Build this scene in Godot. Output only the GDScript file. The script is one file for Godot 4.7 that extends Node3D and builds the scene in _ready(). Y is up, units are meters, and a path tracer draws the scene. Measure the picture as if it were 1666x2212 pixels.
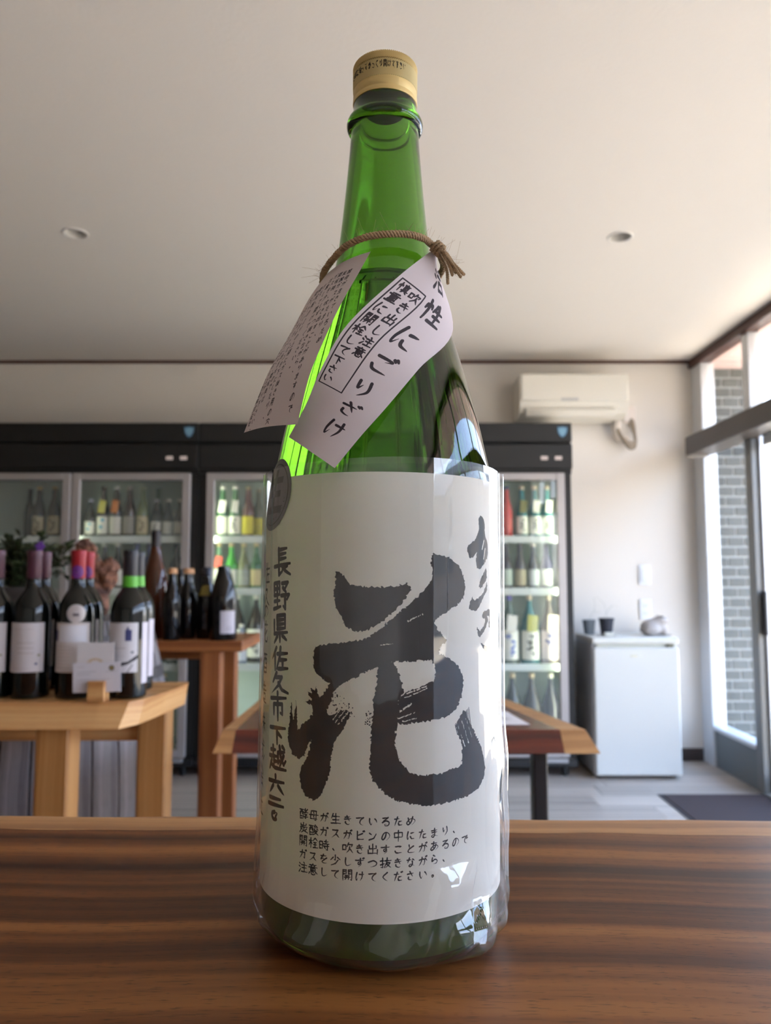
extends Node3D
# A tall green sake bottle on a wooden counter in a small liquor shop. Metres, y up.

const TOP := 0.9198          # height of the counter top
const AX := -0.0016          # bottle axis
const AZ := -0.355
const CEIL := 2.385
const BACK := -4.605
const SIDE := 1.88
var rng := RandomNumberGenerator.new()
var mats := {}
var meshes := {}
var used := {}
var noise := FastNoiseLite.new()
var PROF: PackedVector2Array

# ---------------------------------------------------------------- mesh building
class MB:
	var v := PackedVector3Array()
	var n := PackedVector3Array()
	var t := PackedVector2Array()
	var f := PackedInt32Array()
	func add(p: Vector3, nn: Vector3, uv := Vector2.ZERO) -> int:
		v.append(p); n.append(nn); t.append(uv)
		return v.size() - 1
	func tri(a: int, b: int, c: int) -> void:
		var x := (v[b] - v[a]).cross(v[c] - v[a])
		if x.length_squared() < 1e-22: return
		if x.dot(n[a] + n[b] + n[c]) > 0.0:
			f.append(a); f.append(c); f.append(b)
		else:
			f.append(a); f.append(b); f.append(c)
	func quad(a: int, b: int, c: int, d: int) -> void:
		tri(a, b, c); tri(a, c, d)
	func face(ps: Array, hint: Vector3) -> void:   # a flat convex polygon facing the way of hint
		var nn: Vector3 = (ps[1] - ps[0]).cross(ps[2] - ps[0])
		if nn.length_squared() < 1e-20 and ps.size() > 3: nn = (ps[2] - ps[0]).cross(ps[3] - ps[0])
		nn = nn.normalized()
		if nn.dot(hint) < 0.0: nn = -nn
		var k := []
		for p in ps: k.append(add(p, nn))
		for i in range(1, ps.size() - 1): tri(k[0], k[i], k[i + 1])
	func join(o: MB, x := Transform3D()) -> void:
		var at := v.size()
		for i in o.v.size():
			v.append(x * o.v[i]); n.append((x.basis * o.n[i]).normalized()); t.append(o.t[i])
		for i in o.f: f.append(i + at)
	func mesh(onto: ArrayMesh = null) -> ArrayMesh:
		var a := []
		a.resize(Mesh.ARRAY_MAX)
		a[Mesh.ARRAY_VERTEX] = v; a[Mesh.ARRAY_NORMAL] = n; a[Mesh.ARRAY_TEX_UV] = t; a[Mesh.ARRAY_INDEX] = f
		var m := onto if onto else ArrayMesh.new()
		m.add_surface_from_arrays(Mesh.PRIMITIVE_TRIANGLES, a)
		return m

func box_mb(s: Vector3, b := 0.002, at := Vector3.ZERO) -> MB:
	var m := MB.new()
	var h := s / 2.0
	b = minf(b, minf(h.x, minf(h.y, h.z)) * 0.9)
	var p := func(c: Vector3, axis: int) -> Vector3:
		var q := Vector3(c.x * (h.x - b), c.y * (h.y - b), c.z * (h.z - b))
		q[axis] = c[axis] * h[axis]
		return q + at
	for a in 3:
		var e := (a + 1) % 3
		var g := (a + 2) % 3
		for sg in [-1.0, 1.0]:
			var ps := []
			for k in [[-1.0, -1.0], [1.0, -1.0], [1.0, 1.0], [-1.0, 1.0]]:
				var c := Vector3.ZERO
				c[a] = sg; c[e] = k[0]; c[g] = k[1]
				ps.append(p.call(c, a))
			var hint := Vector3.ZERO
			hint[a] = sg
			m.face(ps, hint)
		for se in [-1.0, 1.0]:      # edges along axis a
			for sgg in [-1.0, 1.0]:
				var c0 := Vector3.ZERO
				c0[e] = se; c0[g] = sgg
				var c1 := c0
				c0[a] = -1.0; c1[a] = 1.0
				m.face([p.call(c0, e), p.call(c1, e), p.call(c1, g), p.call(c0, g)], Vector3(c0[0] + c1[0], c0[1] + c1[1], c0[2] + c1[2]))
	for x in [-1.0, 1.0]:
		for y in [-1.0, 1.0]:
			for z in [-1.0, 1.0]:
				var c := Vector3(x, y, z)
				m.face([p.call(c, 0), p.call(c, 1), p.call(c, 2)], c)
	return m

func box(s: Vector3, b := 0.002) -> ArrayMesh:
	var key := "b%.4f,%.4f,%.4f,%.4f" % [s.x, s.y, s.z, b]
	if not meshes.has(key): meshes[key] = box_mb(s, b).mesh()
	return meshes[key]

func span(lo: Vector3, hi: Vector3, b := 0.002) -> MB:   # a box from corner to corner
	return box_mb(hi - lo, b, (lo + hi) / 2.0)

# profile of (radius, height) turned round y; inward turns the normals towards the axis
func lathe_mb(pr: PackedVector2Array, seg := 48, inward := false, sharp := 0.6, bump = null) -> MB:
	var m := MB.new()
	var nrm := []
	var total := 0.0
	for i in pr.size() - 1:
		var d := pr[i + 1] - pr[i]
		total += d.length()
		nrm.append(Vector2(d.y, -d.x).normalized())
	var run := 0.0
	var up := 1.0
	if pr[0].y > pr[pr.size() - 1].y: up = -1.0
	if inward: up = -up
	for i in pr.size() - 1:
		var n0: Vector2 = nrm[i]
		var n1: Vector2 = nrm[i]
		if i > 0 and nrm[i - 1].angle_to(nrm[i]) < sharp and nrm[i - 1].angle_to(nrm[i]) > -sharp: n0 = (nrm[i - 1] + nrm[i]).normalized()
		if i < nrm.size() - 1 and nrm[i + 1].angle_to(nrm[i]) < sharp and nrm[i + 1].angle_to(nrm[i]) > -sharp: n1 = (nrm[i + 1] + nrm[i]).normalized()
		var l := (pr[i + 1] - pr[i]).length()
		var at := m.v.size()
		for k in seg + 1:
			var a := TAU * k / seg
			var sn := sin(a)
			var cs := cos(a)
			var r0 := pr[i].x
			var r1 := pr[i + 1].x
			if bump != null:
				r0 += bump.call(a, pr[i].y)
				r1 += bump.call(a, pr[i + 1].y)
			m.add(Vector3(sn * r0, pr[i].y, cs * r0), Vector3(sn * n0.x, n0.y, cs * n0.x) * up, Vector2(float(k) / seg, 1.0 - run / total))
			m.add(Vector3(sn * r1, pr[i + 1].y, cs * r1), Vector3(sn * n1.x, n1.y, cs * n1.x) * up, Vector2(float(k) / seg, 1.0 - (run + l) / total))
		for k in seg:
			m.quad(at + k * 2, at + k * 2 + 1, at + k * 2 + 3, at + k * 2 + 2)
		run += l
	return m

func lathe(pr: Array, seg := 40, key := "") -> ArrayMesh:
	if key and meshes.has(key): return meshes[key]
	var p := PackedVector2Array()
	for i in range(0, pr.size(), 2): p.append(Vector2(pr[i], pr[i + 1]))
	var m := lathe_mb(p, seg).mesh()
	if key: meshes[key] = m
	return m

# a sheet fn(u, v) -> Vector3, smooth, uv = (u, v)
func sheet_mb(fn: Callable, nu: int, nv: int, away := Vector3.INF) -> MB:
	var m := MB.new()
	var e := 0.0005
	for j in nv + 1:
		for i in nu + 1:
			var u := float(i) / nu
			var w := float(j) / nv
			var p: Vector3 = fn.call(u, w)
			var du: Vector3 = fn.call(minf(u + e, 1.0), w) - fn.call(maxf(u - e, 0.0), w)
			var dv: Vector3 = fn.call(u, minf(w + e, 1.0)) - fn.call(u, maxf(w - e, 0.0))
			var nn := du.cross(dv).normalized()
			if away != Vector3.INF and nn.dot(p - away) < 0.0: nn = -nn
			m.add(p, nn, Vector2(u, w))
	for j in nv:
		for i in nu:
			var k := j * (nu + 1) + i
			m.quad(k, k + 1, k + nu + 2, k + nu + 1)
	return m

func tube_mb(pts: Array, rad, seg := 8, caps := true) -> MB:
	var m := MB.new()
	var side := Vector3.ZERO
	var rings := []
	for i in pts.size():
		var d: Vector3 = (pts[mini(i + 1, pts.size() - 1)] - pts[maxi(i - 1, 0)]).normalized()
		if side == Vector3.ZERO: side = d.cross(Vector3.UP if absf(d.y) < 0.9 else Vector3.RIGHT).normalized()
		side = (side - d * side.dot(d)).normalized()
		var other := d.cross(side)
		var r: float = rad[i] if rad is Array else rad
		var ring := []
		for k in seg + 1:
			var a := TAU * k / seg
			var o := side * cos(a) + other * sin(a)
			ring.append(m.add(pts[i] + o * r, o, Vector2(float(k) / seg, float(i) / (pts.size() - 1))))
		rings.append(ring)
	for i in pts.size() - 1:
		for k in seg: m.quad(rings[i][k], rings[i][k + 1], rings[i + 1][k + 1], rings[i + 1][k])
	if caps:
		for e in [0, pts.size() - 1]:
			var d: Vector3 = pts[0] - pts[1] if e == 0 else pts[e] - pts[e - 1]
			var ps := []
			for k in seg: ps.append(m.v[rings[e][k]])
			m.face(ps, d)
	return m

func spline(pts: Array, per := 8) -> Array:
	var out := []
	for i in pts.size() - 1:
		var a: Vector3 = pts[maxi(i - 1, 0)]
		var d: Vector3 = pts[mini(i + 2, pts.size() - 1)]
		for k in per: out.append(pts[i].cubic_interpolate(pts[i + 1], a, d, float(k) / per))
	out.append(pts[pts.size() - 1])
	return out

# a slab between two outlines of the same count: top (x, z) at y1, bottom at y0
func slab_mb(top: Array, bot: Array, y0: float, y1: float) -> MB:
	var m := MB.new()
	var c := Vector3.ZERO
	for p in top: c += Vector3(p.x, (y0 + y1) / 2, p.y) / top.size()
	for lev in [[top, y1, Vector3.UP], [bot, y0, Vector3.DOWN]]:
		var idx := Geometry2D.triangulate_polygon(PackedVector2Array(lev[0]))
		for i in range(0, idx.size(), 3):
			var ps := []
			for k in 3: ps.append(Vector3(lev[0][idx[i + k]].x, lev[1], lev[0][idx[i + k]].y))
			m.face(ps, lev[2])
	for i in top.size():
		var j := (i + 1) % top.size()
		var ps := [Vector3(top[i].x, y1, top[i].y), Vector3(top[j].x, y1, top[j].y), Vector3(bot[j].x, y0, bot[j].y), Vector3(bot[i].x, y0, bot[i].y)]
		m.face(ps, (ps[0] + ps[1] + ps[2] + ps[3]) / 4.0 - c)
	return m

# a profile (z, y) drawn along x
func extrude_x(pr: Array, x0: float, x1: float) -> MB:
	var m := MB.new()
	var c := Vector2.ZERO
	for p in pr: c += p / pr.size()
	for i in pr.size():
		var a: Vector2 = pr[i]
		var b: Vector2 = pr[(i + 1) % pr.size()]
		var h := (a + b) / 2.0 - c
		var d := (b - a).orthogonal()
		if d.dot(h) < 0.0: d = -d
		m.face([Vector3(x0, a.y, a.x), Vector3(x1, a.y, a.x), Vector3(x1, b.y, b.x), Vector3(x0, b.y, b.x)], Vector3(0, d.y, d.x))
	var idx := Geometry2D.triangulate_polygon(PackedVector2Array(pr))
	for i in range(0, idx.size(), 3):
		for s in [[x0, -1.0], [x1, 1.0]]:
			var ps := []
			for k in 3: ps.append(Vector3(s[0], pr[idx[i + k]].y, pr[idx[i + k]].x))
			m.face(ps, Vector3(s[1], 0, 0))
	return m

# surface nets over a field fn(p) < 0 inside
func blob(fn: Callable, lo: Vector3, hi: Vector3, cell: float) -> ArrayMesh:
	var nx := int((hi.x - lo.x) / cell) + 1
	var ny := int((hi.y - lo.y) / cell) + 1
	var nz := int((hi.z - lo.z) / cell) + 1
	var g := PackedFloat32Array()
	g.resize((nx + 1) * (ny + 1) * (nz + 1))
	var sy := nx + 1
	var sz := (nx + 1) * (ny + 1)
	for z in nz + 1:
		for y in ny + 1:
			for x in nx + 1: g[x + y * sy + z * sz] = fn.call(lo + Vector3(x, y, z) * cell)
	var m := MB.new()
	var at := {}
	for z in nz:
		for y in ny:
			for x in nx:
				var k := x + y * sy + z * sz
				var s := Vector3.ZERO
				var c := 0
				for e in [[0, 1], [0, sy], [0, sz], [1, 1 + sy], [1, 1 + sz], [sy, sy + 1], [sy, sy + sz], [sz, sz + 1], [sz, sz + sy], [1 + sy, 1 + sy + sz], [1 + sz, 1 + sy + sz], [sy + sz, 1 + sy + sz]]:
					var a := g[k + e[0]]
					var b := g[k + e[1]]
					if (a < 0.0) != (b < 0.0):
						var pa := Vector3(1 if e[0] in [1, 1 + sy, 1 + sz] else 0, 1 if e[0] in [sy, 1 + sy, sy + sz] else 0, 1 if e[0] in [sz, 1 + sz, sy + sz] else 0)
						var d: int = e[1] - e[0]
						s += pa + (Vector3(1, 0, 0) if d == 1 else Vector3(0, 1, 0) if d == sy else Vector3(0, 0, 1)) * (a / (a - b))
						c += 1
				if c:
					var p := lo + (Vector3(x, y, z) + s / c) * cell
					var h := cell * 0.5
					var nn := Vector3(fn.call(p + Vector3(h, 0, 0)) - fn.call(p - Vector3(h, 0, 0)), fn.call(p + Vector3(0, h, 0)) - fn.call(p - Vector3(0, h, 0)), fn.call(p + Vector3(0, 0, h)) - fn.call(p - Vector3(0, 0, h))).normalized()
					at[k] = m.add(p, nn, Vector2(p.x, p.y))
	for z in range(1, nz):
		for y in range(1, ny):
			for x in range(1, nx):
				var k := x + y * sy + z * sz
				for e in [[1, sy, sz], [sy, 1, sz], [sz, 1, sy]]:
					if (g[k] < 0.0) != (g[k + e[0]] < 0.0):
						m.quad(at[k], at[k - e[1]], at[k - e[1] - e[2]], at[k - e[2]])
	return m.mesh()

# ---------------------------------------------------------------- objects and names
func numbered(called: String) -> String:
	var c: int = used.get(called, -1) + 1
	used[called] = c
	return called if c == 0 else "%s_%03d" % [called, c]

func tag(o: Node3D, label: String, category: String, group := "") -> Node3D:
	o.set_meta("label", label)
	o.set_meta("category", category)
	if group: o.set_meta("group", group)
	return o

func thing(called: String, label: String, category: String, at := Vector3.ZERO, group := "") -> Node3D:
	var o := Node3D.new()
	o.name = numbered(called)
	add_child(o, true)
	o.position = at
	return tag(o, label, category, group)

func part(called: String, mesh, m: Material, parent: Node, at := Vector3.ZERO, kind := "") -> MeshInstance3D:
	var o := MeshInstance3D.new()
	o.name = called if parent != self else numbered(called)
	o.mesh = mesh.mesh() if mesh is MB else mesh
	o.material_override = m
	o.position = at
	o.cast_shadow = GeometryInstance3D.SHADOW_CASTING_SETTING_ON
	parent.add_child(o, true)
	if kind: o.set_meta("kind", kind)
	return o

func single(called: String, mesh, m: Material, label: String, category: String, at := Vector3.ZERO, group := "") -> MeshInstance3D:
	var o := part(called, mesh, m, self, at)
	tag(o, label, category, group)
	return o

func struct(called: String, mesh, m: Material, at := Vector3.ZERO) -> MeshInstance3D:
	return part(called, mesh, m, self, at, "structure")

# ---------------------------------------------------------------- materials
func c8(r: float, g: float, b: float) -> Color:
	return Color(r / 255.0, g / 255.0, b / 255.0)

func pm(c: Color, rough := 0.6, metal := 0.0) -> StandardMaterial3D:
	var key := "%s/%.2f/%.2f" % [c.to_html(), rough, metal]
	if mats.has(key): return mats[key]
	var m := StandardMaterial3D.new()
	m.albedo_color = c
	m.roughness = rough
	m.metallic = metal
	mats[key] = m
	return m

func pane_mat() -> StandardMaterial3D:
	if mats.has("pane"): return mats["pane"]
	var m := StandardMaterial3D.new()
	m.transparency = BaseMaterial3D.TRANSPARENCY_ALPHA
	m.albedo_color = Color(0.9, 1.0, 0.97, 0.03)
	m.roughness = 0.0
	mats["pane"] = m
	return m

func glow(c: Color, e: float) -> StandardMaterial3D:
	var m := StandardMaterial3D.new()
	m.albedo_color = c
	m.emission_enabled = true
	m.emission = c
	m.emission_energy_multiplier = e
	return m

# wood: grain runs along u; three tones from dark to light
func wood_tex(w: int, h: int, dark: Color, mid: Color, pale: Color, sd: int, bands: float, wave: float, pores: float) -> ImageTexture:
	var n := FastNoiseLite.new()
	n.seed = sd
	n.noise_type = FastNoiseLite.TYPE_SIMPLEX_SMOOTH
	n.fractal_octaves = 3
	n.frequency = bands / h
	var big: Image = n.get_image(maxi(w / 256, 3), h)
	big.resize(w, h, Image.INTERPOLATE_CUBIC)
	n.seed = sd + 1
	n.frequency = 0.11 * 512.0 / h
	n.fractal_octaves = 4
	var fine: Image = n.get_image(maxi(w / 90, 8), h)
	fine.resize(w, h, Image.INTERPOLATE_CUBIC)
	n.seed = sd + 2
	n.frequency = 0.45
	n.fractal_octaves = 1
	var por: Image = n.get_image(w / 14, h)
	por.resize(w, h, Image.INTERPOLATE_BILINEAR)
	var bb := big.get_data()
	var fb := fine.get_data()
	var pb := por.get_data()
	var out := PackedByteArray()
	out.resize(w * h * 3)
	var d := [dark.r * 255, dark.g * 255, dark.b * 255]
	var md := [mid.r * 255, mid.g * 255, mid.b * 255]
	var pl := [pale.r * 255, pale.g * 255, pale.b * 255]
	var shift := PackedInt32Array()
	shift.resize(w)
	for x in w: shift[x] = int(wave * (sin(x * TAU / w) + 0.5 * sin(2.0 * x * TAU / w + 1.3) + 0.23 * sin(5.0 * x * TAU / w + 0.4)))
	for y in h:
		for x in w:
			var k := ((y + shift[x] + h) % h) * w + x
			var s := (bb[k] * 0.80 + fb[k] * 0.24) / 255.0 - 0.02
			s = clampf((s - 0.5) * 1.5 + 0.5, 0.0, 1.0)
			var p := 1.0
			if pb[k] > 178: p = 1.0 - pores * (pb[k] - 178) / 77.0
			var o := (y * w + x) * 3
			if s < 0.5:
				var q := s * 2.0
				for c in 3: out[o + c] = int(clampf((d[c] + (md[c] - d[c]) * q) * p, 0, 255))
			else:
				var q := s * 2.0 - 1.0
				for c in 3: out[o + c] = int(clampf((md[c] + (pl[c] - md[c]) * q) * p, 0, 255))
	return ImageTexture.create_from_image(Image.create_from_data(w, h, false, Image.FORMAT_RGB8, out))

func wood_mat(key: String, tex: Texture2D, per_m: Vector3, rough := 0.5, off := Vector3.ZERO, world := false) -> StandardMaterial3D:
	var m := StandardMaterial3D.new()
	m.albedo_texture = tex
	m.roughness = rough
	m.uv1_triplanar = true
	m.uv1_world_triplanar = world
	m.uv1_scale = per_m
	m.uv1_offset = off
	m.uv1_triplanar_sharpness = 8.0
	mats[key] = m
	return m

func turned(t: ImageTexture) -> ImageTexture:
	var i := t.get_image().duplicate() as Image
	i.rotate_90(CLOCKWISE)
	return ImageTexture.create_from_image(i)

# ---------------------------------------------------------------- brush lettering
# each character: strokes of grid points (letters a..u are 0..20 across, then down)
const GLYPH := {
	"長": "hbhm hcqc hfpf hipi bmtm hmhslq qnlp kmoqtt", "野": "cbcj cbjbjj cjjj cfjf gbgs cnjn bskr mcscpg nfqi lktkrn pkptnr",
	"県": "hbhk hbqbqk heqe hhqh hkqk dedn dnsn knkt hpdt nprs", "佐": "hbbk ffft igtg mblihs llsl olos jsts",
	"久": "ibdj hfofkmbt kkoqut", "市": "kbke bftf fjfq fjpjpqnp kfku", "下": "bdtd kdkt lipm",
	"越": "deje gbgj bjlj hjhq hnln emdobt dpisut mgtf mgmoom obpjspum sioq rbtd", "六": "kbkf bhth hlct nltt", "二": "dfqf brtr",
	"花": "bete gbgh obog hibo flft rjln kikrmtsttp", "酒": "cdff biek btfn hdud ihit ihththtt mdmhkm pdplsl ipsp itst",
	"造": "jbhf iese nbni hiui jljq jlrlrq jqrq cdff bjfjep bsfqksut", "株": "bgig fbft fhbo fiim ldjh kfsf jkuk obot okir okur",
	"式": "bgtg nbokrsuo qcse dlkl hlhr ctmq", "会": "kbbj kbuj gjoj dmrm jmfsqr npst", "社": "ebgd bgigcn fkft glip lisi ocos ksus",
	"乃": "ddodmjsjqsnq hdglbt", "酵": "bdkd chct chjhjt edehdl hdhljl cpjp ctjt mese oboi liui tclm nmsmpo poptns lquq",
	"母": "fcdqrq fcqcptms bjuj kelh kllo", "生": "fbcj egrg kbks emqm bsts", "炭": "kbkg edegqg qdqg djtj ejepbt gmio rmop lklpft lput",
	"酸": "bdkd chct chjhjt edehdl hdhljl cpjp ctjt obmfsf qdtg nill riuk olkp nmsmpqkt nout", "中": "dfdn dfrfrn dnrn kbku",
	"開": "cbct cbibii ceie ciii mbmi mbsbstqs mese misi glol fopo ilipgs mlms", "栓": "bgig fbft fhbo fiim objh obuh ljrj lnrn ojos ksus",
	"時": "bebq behehq bkhk bqhq lese oboi jiui jmum rjrtos lonq", "吹": "bfbo bfhfhn bnhn mbji leteri oinnit olut",
	"出": "kbkr eeejqj qeqj clcrsr slst", "少": "kbkkij gfbk oftj pkkqct", "抜": "bghg fbfscr bnil jgug nbmjis mkskpojt mmut",
	"注": "cdff biek btfn mboe hgtg ilsl hsus ngns", "意": "kakc dcrc gdif odmf bgtg fifn fipipn flpl fnpn dpbs gphsjtotpq jomq qotr",
	"活": "cdff biek btfn rbjd hhuh ncnl jmjt jmrmrt jsrs", "性": "ebet cgbk gfhi mcjj khsh obos lmsm jsus",
	"慎": "ebet cgbk gfhi kdtd oboe lflo lfrfro liri llrl loro jpup mqkt qqtt", "重": "pbec bftf fhfn fhphpn fkpk fnpn kcks epqp bsts",
	"印": "ibdd dddqjp djjj mdsdspqo mdmt", "沿": "cdff biek btfn lchj pcqguj jljt jlrlrt jsrs", "用": "ecembt ecqcqtos ehqh emqm kckt",
	"穴": "kbkd cebi ceserh ijgobt mjoout", "後": "gbbg ggbm eket mbjfnf pdkjrj qhtk mkip mmrmnqit lout", "早": "ebel ebqbql egqg elql bptp klku",
	"召": "dcqcpjni jcihbl emet emqmqt esqs", "上": "kbks kjrj bsts", "冷": "cdfg brfm obig obui ljrj mlslpp nosr", "矢": "gbdh gfqf bktk kfjmbt klut", "部": "gagc bdkd dehk bkkk dmds dmjmjs dsjs nbnu nbsbpiskqqop", "前": "fbhd obmd beue dhdt dhjhjt dljl dojo nini nhnq shstqs", "を": "deqe jbdlijlo riiogrktrt",
	"の": "lejmfrcofglcrgsmmt", "か": "chlgojmsjr icglbt pftk", "が": "chlgojmsjr icglbt pftk qbsd sauc", "き": "eepd dirh ibon fnfqktos", "て": "cerd rdlijonsqt",
	"い": "dedlgrin ofrjsn", "る": "edpc pcekdm dmkjqlrpotjtiqlqns", "た": "cfmf ibct llrk kolsss", "め": "eegmkr ocknesbohhphtmmt",
	"ま": "dfqf ejqj kbkohtdrgomqrs", "り": "edflig nbolit", "す": "bftf lblkiogljimkmoht", "こ": "eeqelh dngrrr", "と": "gchi qfgleqisss",
	"あ": "deqe ibhmkr nhkoesbpijpjsnmt", "で": "cerd rdlijonsqt pirk shtj", "し": "gcgokssp", "ず": "bftf lblkiogljimkmoht qbsd sauc",
	"つ": "bilfsjqpgs", "な": "cflf hbdl oesh ninpjtgrkors", "ら": "hbme fgenlkqnosht", "け": "eccmdsgn jgtg pbpllt", "く": "obfkot",
	"だ": "cfmf ibct llrk kolsss qbsd sauc", "さ": "dgqf ibom fmfqjsns", "に": "eccmdsgn kgrf jnlrss", "ご": "eeqelh dngrrr qbsd sauc",
	"ざ": "dgqf ibom fmfqjsns qbsd sauc", "ゆ": "eecoglmesjqoln mbmmit", "っ": "fklinjqmosht", "よ": "kgrf kbkohsdqhors", "れ": "fbft bghfbp dmmfojnrts",
	"せ": "bith ocolml fcfoirrs", "お": "cgmf hbhqdqglokroms odsh", "は": "eccmdsgn jgtg obopmsjrlots",
	"ガ": "cgpgosmq ibhkbt qbsd sauc", "ス": "ddpdkmbt llst", "ビ": "ebesrs pgek qbsd sauc", "ン": "dehh csmprg", "、": "eohs", "。": "eogohqfsdqeo", "〇": "kdegdmhsormnqfkd", "・": "jklk",
}

func disc(im: Image, p: Vector2, r: float, c: Color) -> void:
	if r < 0.7:
		im.fill_rect(Rect2i(int(p.x), int(p.y), 1, 1), c)
		return
	var n := int(ceil(r))
	for dy in range(-n, n + 1):
		var h := r * r - dy * dy
		if h > 0.0:
			h = sqrt(h)
			im.fill_rect(Rect2i(int(round(p.x - h)), int(round(p.y)) + dy, maxi(1, int(round(2.0 * h))), 1), c)

# one character centred on at, drawn in a cell of size, turned by turn
func ink(im: Image, ch: String, at: Vector2, size: Vector2, thick: float, c: Color, turn := 0.0, sans := false) -> void:
	if not GLYPH.has(ch): return
	var code := ch.unicode_at(0)
	var soft := code >= 0x3040 and code <= 0x309f or ch in "。〇"
	for st in GLYPH[ch].split(" "):
		var pts := []
		for i in range(0, st.length() - 1, 2):
			var g := Vector2(st.unicode_at(i) - 97, st.unicode_at(i + 1) - 97) / 20.0 - Vector2(0.5, 0.5)
			if not sans: g.y -= g.x * 0.06
			pts.append(at + (g * size).rotated(turn))
		var path := []
		for i in pts.size() - 1:
			var a: Vector2 = pts[maxi(i - 1, 0)]
			var d: Vector2 = pts[mini(i + 2, pts.size() - 1)]
			var l: float = pts[i].distance_to(pts[i + 1])
			var steps := maxi(2, int(l / maxf(0.8, thick * 0.25)))
			for k in steps:
				var q := float(k) / steps
				path.append(pts[i].cubic_interpolate(pts[i + 1], a, d, q) if soft else pts[i].lerp(pts[i + 1], q))
		path.append(pts[pts.size() - 1])
		var dir: Vector2 = (pts[pts.size() - 1] - pts[pts.size() - 2]).rotated(-turn)
		var sweep := 0.62 if absf(dir.x) > 0.25 * size.x and dir.y > 0.25 * size.y or soft else 0.15
		for i in path.size():
			var q := float(i) / (path.size() - 1)
			var w := 1.0 if sans else (0.78 + 0.32 * minf(q * 6.0, 1.0) * (1.0 - q) - sweep * q * q * q + 0.22 * maxf(0.0, 1.0 - q * 7.0))
			disc(im, path[i], thick * 0.5 * w, c)

func poly(im: Image, flat: Array, c: Color, rough := 0.0, step := 5.0) -> void:
	var pts := PackedVector2Array()
	var n := flat.size() / 2
	for i in n:
		var a := Vector2(flat[i * 2], flat[i * 2 + 1])
		var j := (i + 1) % n
		var b := Vector2(flat[j * 2], flat[j * 2 + 1])
		var z := Vector2(flat[((i + n - 1) % n) * 2], flat[((i + n - 1) % n) * 2 + 1])
		var y := Vector2(flat[((j + 1) % n) * 2], flat[((j + 1) % n) * 2 + 1])
		var k := maxi(1, int(a.distance_to(b) / step))
		for q in k:
			var p := a.cubic_interpolate(b, a.lerp(z, 0.5), b.lerp(y, 0.5), float(q) / k)
			pts.append(p + Vector2(rng.randf_range(-rough, rough), rng.randf_range(-rough, rough)))
	var lo := 1e9
	var hi := -1e9
	for p in pts:
		lo = minf(lo, p.y)
		hi = maxf(hi, p.y)
	for y in range(maxi(0, int(lo)), mini(im.get_height() - 1, int(hi) + 1)):
		var xs := []
		var fy := y + 0.5
		for i in pts.size():
			var a := pts[i]
			var b := pts[(i + 1) % pts.size()]
			if (a.y <= fy) != (b.y <= fy): xs.append(a.x + (fy - a.y) / (b.y - a.y) * (b.x - a.x))
		xs.sort()
		for i in range(0, xs.size() - 1, 2): im.fill_rect(Rect2i(int(xs[i]), y, maxi(1, int(xs[i + 1]) - int(xs[i])), 1), c)

func line(im: Image, a: Vector2, b: Vector2, w: float, c: Color) -> void:
	var k := int(a.distance_to(b) / maxf(0.5, w * 0.3)) + 1
	for i in k + 1: disc(im, a.lerp(b, float(i) / k), w * 0.5, c)

func tex_mat(im: Image, rough := 0.7) -> StandardMaterial3D:
	var m := StandardMaterial3D.new()
	m.albedo_texture = ImageTexture.create_from_image(im)
	m.roughness = rough
	m.texture_repeat = false
	return m

# ---------------------------------------------------------------- the scene
func _ready() -> void:
	rng.seed = 11
	noise.seed = 5
	noise.frequency = 1.0
	# camera
	var cam := Camera3D.new()
	cam.name = "camera"
	add_child(cam)
	cam.position = Vector3(0, 1.0715, 0)
	cam.rotation.x = atan(140.0 / 1661.0)
	cam.near = 0.02
	cam.far = 200.0
	var at := CameraAttributesPhysical.new()
	at.frustum_focal_length = 18.022      # 1661 pixels at the frame's height of 2212
	at.frustum_focus_distance = 0.315
	at.exposure_aperture = 10.0
	at.frustum_near = 0.02
	at.frustum_far = 200.0
	cam.attributes = at
	cam.fov = rad_to_deg(2.0 * atan(1106.0 / 1661.0))
	cam.current = true
	# sky, sun, exposure
	var sky := ProceduralSkyMaterial.new()
	sky.sky_top_color = c8(140, 170, 212)
	sky.sky_horizon_color = c8(232, 230, 226)
	sky.sky_curve = 0.12
	sky.ground_bottom_color = c8(150, 146, 140)
	sky.ground_horizon_color = c8(170, 168, 165)
	sky.sun_angle_max = 1.0
	var env := Environment.new()
	env.background_mode = Environment.BG_SKY
	env.sky = Sky.new()
	env.sky.sky_material = sky
	env.background_energy_multiplier = 3.2
	env.tonemap_mode = Environment.TONE_MAPPER_LINEAR
	env.tonemap_exposure = 5.35
	env.sdfgi_enabled = true
	env.ssao_enabled = true
	env.ssil_enabled = true
	var we := WorldEnvironment.new()
	we.name = "sky"
	we.environment = env
	add_child(we)
	var sun := DirectionalLight3D.new()
	sun.name = "sun"
	sun.light_color = Color(1.0, 0.94, 0.84)
	sun.light_energy = 1.6
	sun.light_angular_distance = 0.5
	sun.shadow_enabled = true
	add_child(sun)
	sun.rotation_degrees = Vector3(-50, 184.6, 0)
	textures()
	room()
	outside()
	glazing()
	fridges()
	counter()
	centre_table()
	rack_table()
	wine_table()
	corner_fridge()
	wall_things()
	sake()
	tags()

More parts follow.
